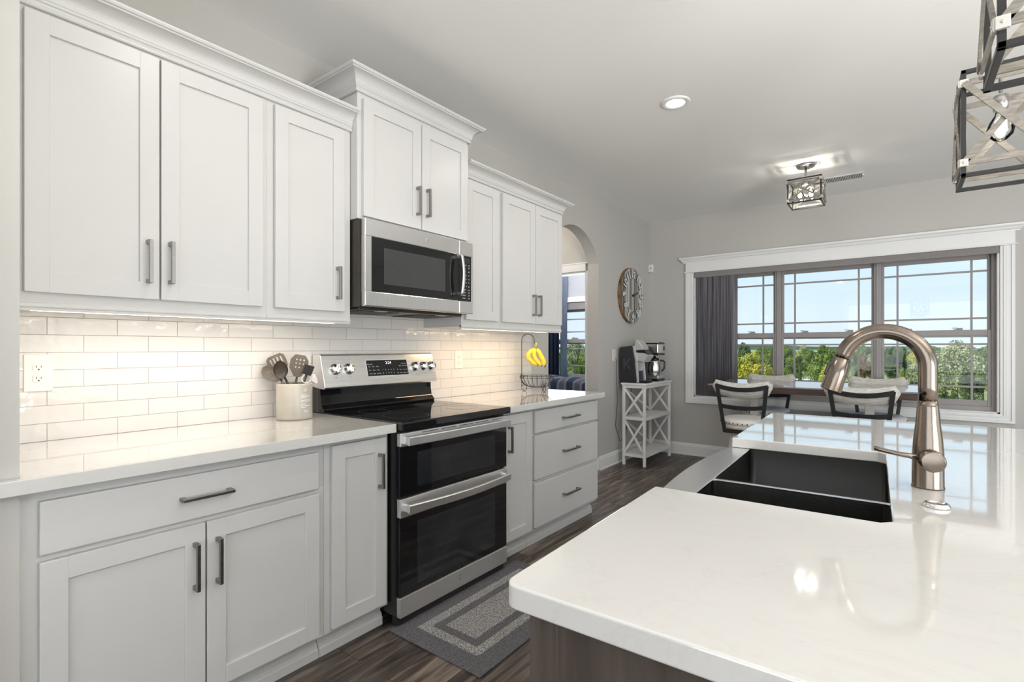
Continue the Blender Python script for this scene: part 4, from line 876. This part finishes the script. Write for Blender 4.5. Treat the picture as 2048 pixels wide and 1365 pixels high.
IR = math.radians(1.9); IO = Vector((1.955, .561, 0)); IM = Matrix.Translation(IO) @ Matrix.Rotation(IR, 4, 'Z')
for o in (il, ic, sk, fc, dc):
    o.matrix_world = IM @ Matrix.Translation(o.location)

# ================================================================== CEILING THINGS
def can(x, y, label, group, e=5):
    t = thing('recessed_light', label, 'ceiling light', (x, y, ZC-.006), group)
    mb = MB(); mb.lathe([(.052, .004), (.056, -.004), (.078, -.006), (.084, -.002), (.085, .006)], (x, y, ZC-.004), 40); obj('trim_ring', mb, 'trim', t)
    mb = MB(); mb.lathe([(.001, 0), (.054, 0), (.054, .003), (.001, .003)], (x, y, ZC-.0065), 32); obj('lens', mb, 'lens', t)
    light('AREA', 'can_lamp', (x, y, ZC-.014), e, (1, .96, .90), .11, None, (0, 0, 0), 'DISK')
can(1.315, 3.055, 'recessed ceiling light with white trim between the cabinets and island', 'recessed ceiling lights')
for (x, y) in ((1.315, .9), (1.315, -1.6), (3.9, -1.6), (4.2, 3.0), (4.2, .9)):  # extra cans out of view, added to light the room
    can(x, y, 'unseen recessed ceiling light added out of frame to light the room', 'recessed ceiling lights')

def cage(t, x0, x1, y0, y1, z0, z1, tb=.012, sw=.016):
    """black square-tube frame with grey straps and crosses on each side"""
    mb = MB()
    for x in (x0, x1-tb):
        for y in (y0, y1-tb): mb.box(x, x+tb, y, y+tb, z0, z1, .001)
    for z in (z0, z1-tb):
        mb.box(x0, x1, y0, y0+tb, z, z+tb, .001); mb.box(x0, x1, y1-tb, y1, z, z+tb, .001); mb.box(x0, x0+tb, y0, y1, z, z+tb, .001); mb.box(x1-tb, x1, y0, y1, z, z+tb, .001)
    obj('cage_frame', mb, 'cageblack', t)
    H = z1-z0; za, zb_ = z0+H*.13, z1-H*.13; o_ = .003
    faces = [((x0, y0-o_), (x1, y0-o_), (0, 1, 0)), ((x0, y1+o_), (x1, y1+o_), (0, 1, 0)), ((x0-o_, y0), (x0-o_, y1), (1, 0, 0)), ((x1+o_, y0), (x1+o_, y1), (1, 0, 0))]
    for (p, q, up) in faces:
        mb = MB(); A = Vector((*p, 0)); Bq = Vector((*q, 0)); d = (Bq-A).normalized()*tb*.5
        for z in (za, zb_): mb.bar(A+Vector((0, 0, z)), Bq+Vector((0, 0, z)), sw if False else .005*0+sw, .005, up=up)
        n = Vector(up)*.004*(1 if (p[0]+p[1] > x0+y0+.01) else -1)
        mb.bar(A+d+Vector((0, 0, za)), Bq-d+Vector((0, 0, zb_)), .005*0+sw, .005, up=up); mb.bar(A+d+Vector((0, 0, zb_))+n, Bq-d+Vector((0, 0, za))+n, .005*0+sw, .005, up=up); s_ = obj('strap_cross', mb, 'cagewood', t)
        for e in (A+d, Bq-d):
            for z in (za, zb_): mb = MB(); mb.box(e.x-.010 if up[1] else e.x-.004, e.x+.010 if up[1] else e.x+.004, e.y-.004 if up[1] else e.y-.010, e.y+.004 if up[1] else e.y+.010, z-.011, z+.011, .0015); mb.lathe([(.003, -.0055), (.003, .0055), (.001, .0055)], (e.x, e.y, z), 8, 'y' if up[1] else 'x'); obj('corner_clip', mb, 'clip', s_)
def bulb(t, x, y, z, e, r=.03, up=False):
    mb = MB(); mb.cyl((x, y, z), (x, y, z+.045), .017, n=20); so = obj('socket', mb, 'nickel2', t)
    mb = MB(); mb.lathe([(.012, 0), (.014, -.012), (r*.8, -.032), (r, -.052), (r*.86, -.072), (r*.45, -.086), (.001, -.09)], (x, y, z), 24); obj('bulb_glass', mb, 'bulbglass', so)
    mb = MB(); mb.lathe([(.003, -.018), (r*.42, -.030), (r*.45, -.060), (.003, -.070), (.001, -.071)], (x, y, z), 12); obj('filament', mb, 'bulb', so)
    light('POINT', 'bulb_lamp', (x, y, z-.045), e, (1, .93, .82), .012)
def pendant(x0, y0, label):
    L, z0, z1 = .19, 1.742, 2.055; cx, cy = x0+L/2, y0+L/2
    t = thing('pendant_light', label, 'pendant light', (cx, cy, ZC), 'cage pendant lights over the island')
    cage(t, x0, x0+L, y0, y0+L, z0, z1, .0115, .0165)
    mb = MB(); mb.cyl((cx, cy, 2.0), (cx, cy, ZC-.02), .0048, n=12); mb.bar((x0, cy, z1-.006), (x0+L, cy, z1-.006), .010, .010); obj('rod', mb, 'nickel2', t)
    mb = MB(); mb.lathe([(.001, 0), (.065, 0), (.065, -.012), (.058, -.022), (.001, -.022)], (cx, cy, ZC), 32); obj('canopy', mb, 'nickel2', t)
    bulb(t, cx, cy, 1.945, 9, .032)
pendant(2.540, 1.985, 'cage pendant light at the right edge, the farther one over the island')
pendant(2.528, 1.168, 'cage pendant light cut off by the top right corner, nearer one over the island')
t = thing('cage_ceiling_light', 'square cage ceiling light with grey X straps on a short stem above the dining table', 'ceiling light', (1.785, 4.745, ZC))
cage(t, 1.668, 1.908, 4.625, 4.865, 2.402, 2.600, .011, .015)
mb = MB(); mb.lathe([(.001, 0), (.067, 0), (.068, -.010), (.062, -.020), (.001, -.020)], (1.785, 4.745, ZC), 36); obj('canopy', mb, 'nickel2', t)
mb = MB(); mb.cyl((1.785, 4.745, 2.585), (1.785, 4.745, ZC-.018), .008, n=12); mb.bar((1.668, 4.745, 2.594), (1.908, 4.745, 2.594), .010, .010); mb.cyl((1.785, 4.745, 2.56), (1.785, 4.745, 2.592), .03, n=20)
for a in (0, 1, 2, 3): q = a*PI/2+.78; mb.bar((1.785, 4.745, 2.575), (1.785+.055*math.cos(q), 4.745+.055*math.sin(q), 2.575), .008, .008)
obj('stem', mb, 'nickel2', t)
for a in (0, 1, 2, 3): q = a*PI/2+.78; bulb(t, 1.785+.055*math.cos(q), 4.745+.055*math.sin(q), 2.530, 13, .024)
t = thing('ceiling_vent', 'white slotted air register on the ceiling beside the cage ceiling light', 'vent', (2.0, 5.30, ZC), None)
mb = MB(); mb.box(1.855, 2.150, 5.215, 5.375, ZC-.006, ZC-.0005, .002); fr2 = obj('register_plate', mb, 'vent', t)
mb = MB()
for k in range(22): mb.box(1.875+k*.012, 1.8795+k*.012, 5.235, 5.355, ZC-.0075, ZC-.0055)
obj('register_slots', mb, 'hole', t)
mb = MB(); mb.box(2.142, 2.152, 5.262, 5.300, ZC-.016, ZC-.005); obj('damper_tab', mb, 'vent', t)

# ================================================================== DINING
TX0, TX1, TY0, TY1, TZ = .992, 2.595, 4.795, 5.665, .914
tb = thing('dining_table', 'glossy dark-edged counter-height dining table in front of the big window', 'table', ((TX0+TX1)/2, (TY0+TY1)/2, FZ))
mb = MB(); mb.box(TX0, TX1, TY0, TY1, TZ-.012, TZ, .002); obj('tabletop', mb, 'tabletop', tb)
mb = MB(); mb.box(TX0+.001, TX1-.001, TY0+.001, TY1-.001, TZ-.062, TZ-.012, .002); obj('table_edge', mb, 'tableedge', tb)
for xx in (1.325, 2.195):
    mb = MB(); mb.box(xx-.032, xx+.032, 5.08, 5.145, .06, TZ-.062, .004); mb.box(xx-.05, xx+.05, 4.98, 5.235, FZ, .065, .006); mb.box(xx-.04, xx+.04, 4.88, 5.58, TZ-.11, TZ-.062, .004); obj('leg', mb, 'chairwhite', tb)
mb = MB(); mb.box(1.355, 2.165, 5.098, 5.128, .25, .31, .003); obj('stretcher', mb, 'chairwhite', tb)

def stool():
    t = thing('swivel_stool', '', 'chair', (0, 0, 0), 'white and black swivel counter stools')
    sy = 0.; S = .605; F0 = 0.
    for k in range(4):
        a = PI/4+k*PI/2; mb = MB(); mb.bar((.125*math.cos(a), .125*math.sin(a), S-.085), (.215*math.cos(a), .215*math.sin(a), F0), .034, .034, b=.003); obj('leg', mb, 'chairwhite', t)
    mb = MB(); mb.tube([(.178*math.cos(2*PI*i/32), .178*math.sin(2*PI*i/32), .20) for i in range(32)], .009, 8, loop=True); obj('foot_ring', mb, 'chairblack', t)
    mb = MB(); mb.lathe([(.001, S-.100), (.165, S-.100), (.168, S-.096), (.168, S-.062), (.001, S-.062)], (0, 0, 0), 40); obj('stool_base', mb, 'chairwhite', t)
    mb = MB(); mb.lathe([(.08, S-.062), (.08, S-.045), (.001, S-.045)], (0, 0, 0), 24); obj('swivel_plate', mb, 'chairblack', t)
    mb = MB(); mb.lathe([(.001, S-.045), (.200, S-.045), (.203, S-.040), (.203, S-.014), (.200, S-.010), (.001, S-.010)], (0, 0, 0), 44); obj('seat_rim', mb, 'chairwhite', t)
    mb = MB(); mb.lathe([(.001, S-.012), (.205, S-.012), (.210, S-.004), (.210, S+.012), (.200, S+.028), (.170, S+.038), (.09, S+.044), (.001, S+.045)], (0, 0, 0), 44); cu = obj('seat_cushion', mb, 'leather', t)
    mb = MB()
    for i in range(36): a = 2*PI*i/36; mb.lathe([(.007, 0), (.005, .003), (.001, .004)], (0, 0, 0), 8) if False else mb.tube([(.209*math.cos(a), .209*math.sin(a), S+.002), (.2135*math.cos(a), .2135*math.sin(a), S+.002)], [.0065, .0035], 8)
    obj('nailheads', mb, 'nail', cu)
    # back, behind the seat at -y, curved
    def B_(u, z):      # u -1..1 across, curved in plan; leans back
        lean = (z-S)*.16; return Vector((u, -.215-lean+.28*u*u*1.6, z))
    mb = MB()
    for s in (-1, 1):
        R2 = []
        for i in range(9):
            f = i/8; z = (S-.075)+f*(.925-(S-.075)); u = s*(.135+.050*f); c = B_(u, z); R2.append([c+Vector((-.014, -.007, 0)), c+Vector((.014, -.007, 0)), c+Vector((.014, .007, 0)), c+Vector((-.014, .007, 0))])
        mb.rings(R2)
    def arcbar(z0, z1, hu, off0, off1, sag=0., rnd=0.):
        R2 = []
        for i in range(17):
            u = -hu+2*hu*i/16; e = abs(i/8-1); k = sag*(1-e*e)
            za, zb2 = z0-k, z1-k
            if rnd and e > .86: g_ = (e-.86)/.14; sh_ = (zb2-za)*.5*(1-math.sqrt(max(0, 1-g_*g_)))*.9; za += sh_; zb2 -= sh_
            c = B_(u, za); d = B_(u, zb2); R2.append([c+Vector((0, off0, 0)), c+Vector((0, off1, 0)), d+Vector((0, off1, 0)), d+Vector((0, off0, 0))])
        return R2
    mb.rings(arcbar(.900, .935, .190, -.007, .007, .030)); mb.rings(arcbar(.735, .768, .160, -.006, .006, .012)); mb.rings(arcbar(S-.075, S-.045, .146, -.007, .006, .0))
    for f in mb.bm.faces: f.smooth = False
    obj('back_frame', mb, 'chairblack', t)
    mb = MB(); mb.rings(arcbar(.855, .972, .222, .008, .030, .034, 1)); obj('back_rail', mb, 'chairwhite', t)
    return t
st = stool()
spots = [(1.385, 4.575, 0.02, 'white and black swivel stool nearest the shelf, on the near side of the table'),
         (2.190, 4.560, -.06, 'white and black swivel stool on the near side of the table, right behind the faucet'),
         (1.350, 5.458, PI-.02, 'white and black swivel stool on the window side of the table, left one'),
         (2.235, 5.458, PI+.03, 'white and black swivel stool on the window side of the table, right one')]
for i, (x, y, rz, lab) in enumerate(spots):
    o = st if i == 0 else copy_tree(st)
    o.location = (x, y, FZ); o.rotation_euler = (0, 0, rz); o['label'] = lab

# ================================================================== BEDROOM
bd = thing('bed', 'bed with a blue and grey striped comforter seen through the arch', 'bed', (-1.05, 5.4, FZ))
def comf(u, v):
    x = -2.0+1.753*u; a = v*2-1; y = 5.38+.335*a; z = .88-.10*abs(a)**5+.010*math.sin(x*17+y*5)+.008*math.sin(x*7-y*13)
    if u > .93: x = -.37+.11*min(1, (u-.93)/.03); z -= max(0, (u-.95)/.05)*.42
    if abs(a) > .86: z -= (abs(a)-.86)/.14*.42
    return Vector((x, y, z))
mb = MB(); mb.sheet(comf, 60, 24, .03); obj('comforter', mb, 'bedding', bd)
mb = MB(); mb.box(-1.98, -.42, 5.15, 5.61, .40, .74, .05, 4); obj('mattress', mb, 'leather', bd)
mb = MB(); mb.box(-1.98, -.42, 5.15, 5.61, FZ, .40, .01); obj('bed_base', mb, 'wallbed', bd)
def drape(x0, x1, y, z0, z1, folds, amp): return lambda u, v: Vector((x0+(x1-x0)*u, y+amp*math.sin(u*folds*2*PI), z0+(z1-z0)*v))
mb = MB(); mb.sheet(drape(-1.66, -1.295, 5.90, .7, 2.3, 6, .018), 60, 1, .003); tag(obj('curtain', mb, 'curtain'), 'dark blue curtain hanging left of the bedroom window seen through the arch', 'curtain')
mb = MB(); mb.sheet(drape(-1.295, -1.185, 5.93, .7, 2.3, 3, .012), 36, 1, .002); tag(obj('sheer_curtain', mb, 'sheer'), 'pale blue sheer curtain next to the dark blue one, seen through the arch', 'curtain')
mb = MB(); mb.tube([(-1.8, 5.92, 2.31), (-.5, 5.92, 2.31)], .012, 10); tag(obj('curtain_rod', mb, 'nickel2'), 'metal curtain rod above the bedroom window beyond the arch', 'curtain rod')
light('AREA', 'bedroom_daylight', (-1.1, 5.86, 1.5), 9, (.9, .95, 1), .9, 1.2, (-PI/2, 0, 0))
light('POINT', 'bedroom_fill', (-.8, 5.0, 2.3), 38, (.95, .97, 1), .15)  # added point light that brightens the bedroom, no lamp stands there
light('POINT', 'hall_point', (-.7, 4.0, 2.4), 11, (1, .93, .84), .12)  # unseen point light in the hall, without a fixture

# ================================================================== OUTDOORS
GT = [(6.1, -.8), (20, -2.2), (30, -3.1), (50, -4.4), (100, -6.6), (200, -8.2), (450, -8.2), (900, -2), (1500, 6)]
def gz(x, y):
    r = math.hypot(x-1.5, y)
    if y < 6.1: return -.8
    r = max(r, 6.1)
    for (a, b), (c, d) in zip(GT, GT[1:]):
        if r <= c: return b+(d-b)*(r-a)/(c-a)+.15*math.sin(x*.11+y*.07)*min(1, r/40)
    return 6.
mb = MB(); rad = [6.1, 8, 11, 15, 20, 27, 36, 50, 70, 100, 140, 200, 300, 450, 650, 900]; NA = 60
g_ = [[mb.bm.verts.new((1.5+r*math.cos(a), r*math.sin(a), gz(1.5+r*math.cos(a), r*math.sin(a)) if r > 6.2 else -.8)) for a in [math.radians(4+172*k/NA) for k in range(NA+1)]] for r in rad]
for i in range(len(rad)-1):
    for k in range(NA): f = mb.bm.faces.new((g_[i][k], g_[i+1][k], g_[i+1][k+1], g_[i][k+1])); f.smooth = True
# near strip under the window wall
vs_ = [mb.bm.verts.new(p) for p in ((-12, 6.12, -.8), (15, 6.12, -.8), (15, 8.5, -.95), (-12, 8.5, -.95))]; mb.bm.faces.new(vs_)
o = obj('lawn', mb, 'grass'); o['kind'] = 'structure'
mb = MB(); K = 90; v0 = []
for k in range(K+1):
    a = math.radians(30+140*k/K); R0 = 1300; top = 4.5+3*math.sin(k*.31)+2*math.sin(k*.83+1)
    p = [(R0*1.0*math.cos(a), R0*math.sin(a), -12), ((R0+250)*math.cos(a), (R0+250)*math.sin(a), top), ((R0+600)*math.cos(a), (R0+600)*math.sin(a), -12)]; v0.append([mb.bm.verts.new(q) for q in p])
for k in range(K):
    for j in range(2): f = mb.bm.faces.new((v0[k][j], v0[k+1][j], v0[k+1][j+1], v0[k][j+1])); f.smooth = True
o = obj('hills', mb, 'hill'); o['kind'] = 'structure'

CS, SN = math.cos(YAW), math.sin(YAW)
def world_at(u, d):
    """ground point seen at image column u, depth d"""
    r = (u-1024)/FPX; return 2.40+d*(-SN+r*CS), d*(CS+r*SN)
def crown_mesh(seed, blobs, nleaf, ls, zlo=.22, shape=1.):
    rnd = random.Random(seed); mb = MB(); B_ = []
    for _ in range(blobs):
        a = rnd.uniform(0, 2*PI); h = rnd.random(); rr = .34*(math.sin(PI*min(1, h*.9+.12))**.7)*math.sqrt(rnd.random())*shape; B_.append((Vector((rr*math.cos(a), rr*math.sin(a), zlo+.14+(1-zlo-.26)*h)), rnd.uniform(.10, .19)*(1.1-.35*h)))
    for _ in range(nleaf):
        c, r = rnd.choice(B_); d = Vector((rnd.gauss(0, 1), rnd.gauss(0, 1), rnd.gauss(0, 1))).normalized(); p = c+d*r*(.72+.32*rnd.random())
        n = (d+Vector((rnd.gauss(0, .45), rnd.gauss(0, .45), rnd.gauss(0, .45)))).normalized(); x = n.orthogonal().normalized(); x.rotate(Matrix.Rotation(rnd.uniform(0, 2*PI), 3, n)); y = n.cross(x); s = ls*rnd.uniform(.6, 1.35)
        mb.quad(p+x*s, p+y*s*.7, p-x*s, p-y*s*.7)
    me = bpy.data.meshes.new('crown'); mb.bm.to_mesh(me); mb.bm.free(); return me
def conifer_mesh(seed, nleaf):
    rnd = random.Random(seed); mb = MB()
    for _ in range(nleaf):
        h = rnd.random()**1.3; a = rnd.uniform(0, 2*PI); r = (1-h)*.27*(.6+.4*rnd.random()) ; p = Vector((r*math.cos(a), r*math.sin(a), .06+.94*h)); n = Vector((math.cos(a), math.sin(a), .4+rnd.gauss(0, .4))).normalized(); x = n.orthogonal().normalized(); x.rotate(Matrix.Rotation(rnd.uniform(0, 6.3), 3, n)); y = n.cross(x); s = .028*rnd.uniform(.6, 1.3)
        mb.quad(p+x*s, p+y*s*.6, p-x*s, p-y*s*.6)
    me = bpy.data.meshes.new('crown'); mb.bm.to_mesh(me); mb.bm.free(); return me
CR_ = [crown_mesh(1, 26, 7000, .020, .26), crown_mesh(2, 20, 6500, .021, .22), crown_mesh(3, 34, 7500, .018, .28, 1.15)]
CN = conifer_mesh(5, 5000); CB = crown_mesh(9, 24, 6000, .022, .0, 1.2)
def trunk_mesh():
    mb = MB(); mb.tube([(0, 0, -.03), (0, 0, .02), (.005, 0, .25), (-.004, .004, .55), (0, 0, .78)], [.030, .022, .017, .011, .004], 8)
    for k in range(7): a = k*2.4; h = .25+k*.06; mb.tube([(0, 0, h), (.10*math.cos(a), .10*math.sin(a), h+.10), (.2*math.cos(a), .2*math.sin(a), h+.16)], [.009, .006, .002], 6)
    me = bpy.data.meshes.new('trunk'); mb.bm.to_mesh(me); mb.bm.free(); me.materials.append(M['bark']); return me
TM = trunk_mesh(); mc = {}
def crown_of(mesh, mname):
    k = (mesh.name, mname)
    if k not in mc: c = mesh.copy(); c.materials.append(M[mname]); mc[k] = c
    return mc[k]
def tree(u, vtop, d, wpx, mesh, mname, label, group=None, name='tree', xy=None):
    x, y = xy if xy else world_at(u, d); z = gz(x, y); ztop = 1.243+(696-vtop)/FPX*d; H = max(.8, ztop-z); W = wpx/FPX*d
    t = thing(name, label, 'tree' if name != 'shrub' else 'shrub', (x, y, z), group)
    for nm, me in (('crown', crown_of(mesh, mname)), ('trunk', TM)):
        if nm == 'trunk' and name == 'shrub': continue
        o = bpy.data.objects.new(nm, me); COL.objects.link(o); o.parent = t
        o.scale = (W/.98, W/.98, H) if nm == 'crown' else (H*.9, H*.9, H)
    t.rotation_euler = (0, 0, random.uniform(0, 6.28)); return t
DK, GR, YL, PL, BN = 'leafdark', 'leafgreen', 'leafyellow', 'leafpale', 'leafbrown'
tree(1486, 681, 75, 52, CR_[1], DK, 'dark green tree rising behind the yellow one in the left window')
tree(1506, 699, 52, 84, CR_[0], YL, 'yellow-green tree beside the blind in the left window')
tree(1553, 684, 80, 38, CR_[2], DK, 'dark tree right of the yellow tree, next to the first mullion')
tree(1600, 722, 50, 30, CN, DK, 'dark conifer in front of the barn')
tree(1641, 700, 72, 62, CR_[0], GR, 'rounded green tree right of the barn')
tree(1664, 722, 50, 58, CR_[1], YL, 'low yellow-green tree left of the faucet head')
tree(1580, 712, 95, 46, CR_[2], GR, 'green tree behind the barn at the left of the middle window')
tree(1706, 700, 60, 24, CR_[1], PL, 'slim pale tree set in place of a beige strip right of the faucet head')  # tree mesh set where a beige upright strip stands
tree(1728, 703, 75, 38, CR_[0], BN, 'rust-brown tree beside the second mullion')
tree(1787, 698, 85, 54, CR_[2], DK, 'dark tree at the left of the right-hand window')
tree(1830, 722, 62, 50, CR_[0], PL, 'light green tree inside the faucet arch')
tree(1806, 733, 58, 26, CR_[1], GR, 'small green tree inside the faucet arch, left of the light one')
tree(1868, 718, 78, 50, CR_[2], GR, 'mid-green tree just behind the faucet neck in the right-hand window')
tree(1914, 682, 52, 112, CR_[2], PL, 'tallest pale green tree in the right-hand window')
tree(1966, 690, 56, 80, CR_[0], GR, 'bright green tree at the right end of the right-hand window')
tree(1942, 738, 48, 46, CR_[0], DK, 'dark lower tree before the tallest pale tree')
tree(1894, 757, 60, 34, CB, DK, 'dark rounded shrub on the lawn left of the tallest tree', name='shrub')
tree(1823, 757, 56, 22, CB, DK, 'dark rounded shrub inside the faucet arch', name='shrub')
tree(1640, 744, 52, 40, CB, GR, 'green shrub below the rounded tree in the middle window', name='shrub')
tree(1150, 671, 60, 60, CR_[0], PL, 'pale tree seen through the bedroom window')
tree(1166, 705, 34, 44, CR_[1], GR, 'green shrub low in the bedroom window', name='shrub')
tree(1132, 690, 66, 30, CR_[2], DK, 'dark tree at the left of the bedroom window')
rnd = random.Random(11); k = 0
for (dd, lo, hi, wd) in ((104, 705, 714, 44), (124, 700, 709, 42), (148, 697, 705, 38), (178, 694, 702, 36), (215, 691, 698, 34), (262, 688, 695, 32)):
    u = 900+rnd.uniform(0, 30)
    while u < 2250:
        ww = wd*rnd.uniform(.85, 1.15)
        if not (1190 < u < 1400):
            mesh = rnd.choice(CR_); mn = rnd.choice([GR, GR, DK, GR, DK, YL if dd < 130 else GR, PL])
            tree(u, rnd.uniform(lo, hi), dd*rnd.uniform(.99, 1.01), ww, mesh, mn, 'leafy tree in the wooded belt beyond the lawn', 'trees in the distant wooded belt')
        u += ww*rnd.uniform(1.08, 1.22)
# barn and house
def building(name, label, u, d, w, dp, h, rh, wall, roof, rot):
    x, y = world_at(u, d); z = gz(x, y); t = thing(name, label, 'building', (x, y, z))
    mb = MB(); mb.box(x-w/2, x+w/2, y-dp/2, y+dp/2, z-.3, z+h); obj('walls', mb, wall, t)
    mb = MB(); mb.prism([(y-dp/2-.3, z+h), (y, z+h+rh), (y+dp/2+.3, z+h), (y+dp/2+.3, z+h-.12), (y, z+h+rh-.12), (y-dp/2-.3, z+h-.12)], 'x', x-w/2-.3, x+w/2+.3); obj('roof', mb, roof, t)
    mb = MB(); mb.box(x-.6, x+.5, y-dp/2-.03, y-dp/2+.02, z, z+h*.7); obj('door', mb, 'hole', t)
    t.rotation_euler = (0, 0, rot)
building('barn', 'red barn with a white roof among the trees in the middle window', 1594, 84, 3.6, 3.0, 1.7, 1.0, 'barnred', 'roofwhite', .5)
building('farmhouse', 'small white house among the trees beside the second mullion', 1733, 66, 3.0, 2.2, 1.1, .6, 'housewhite', 'roofgrey', .2)
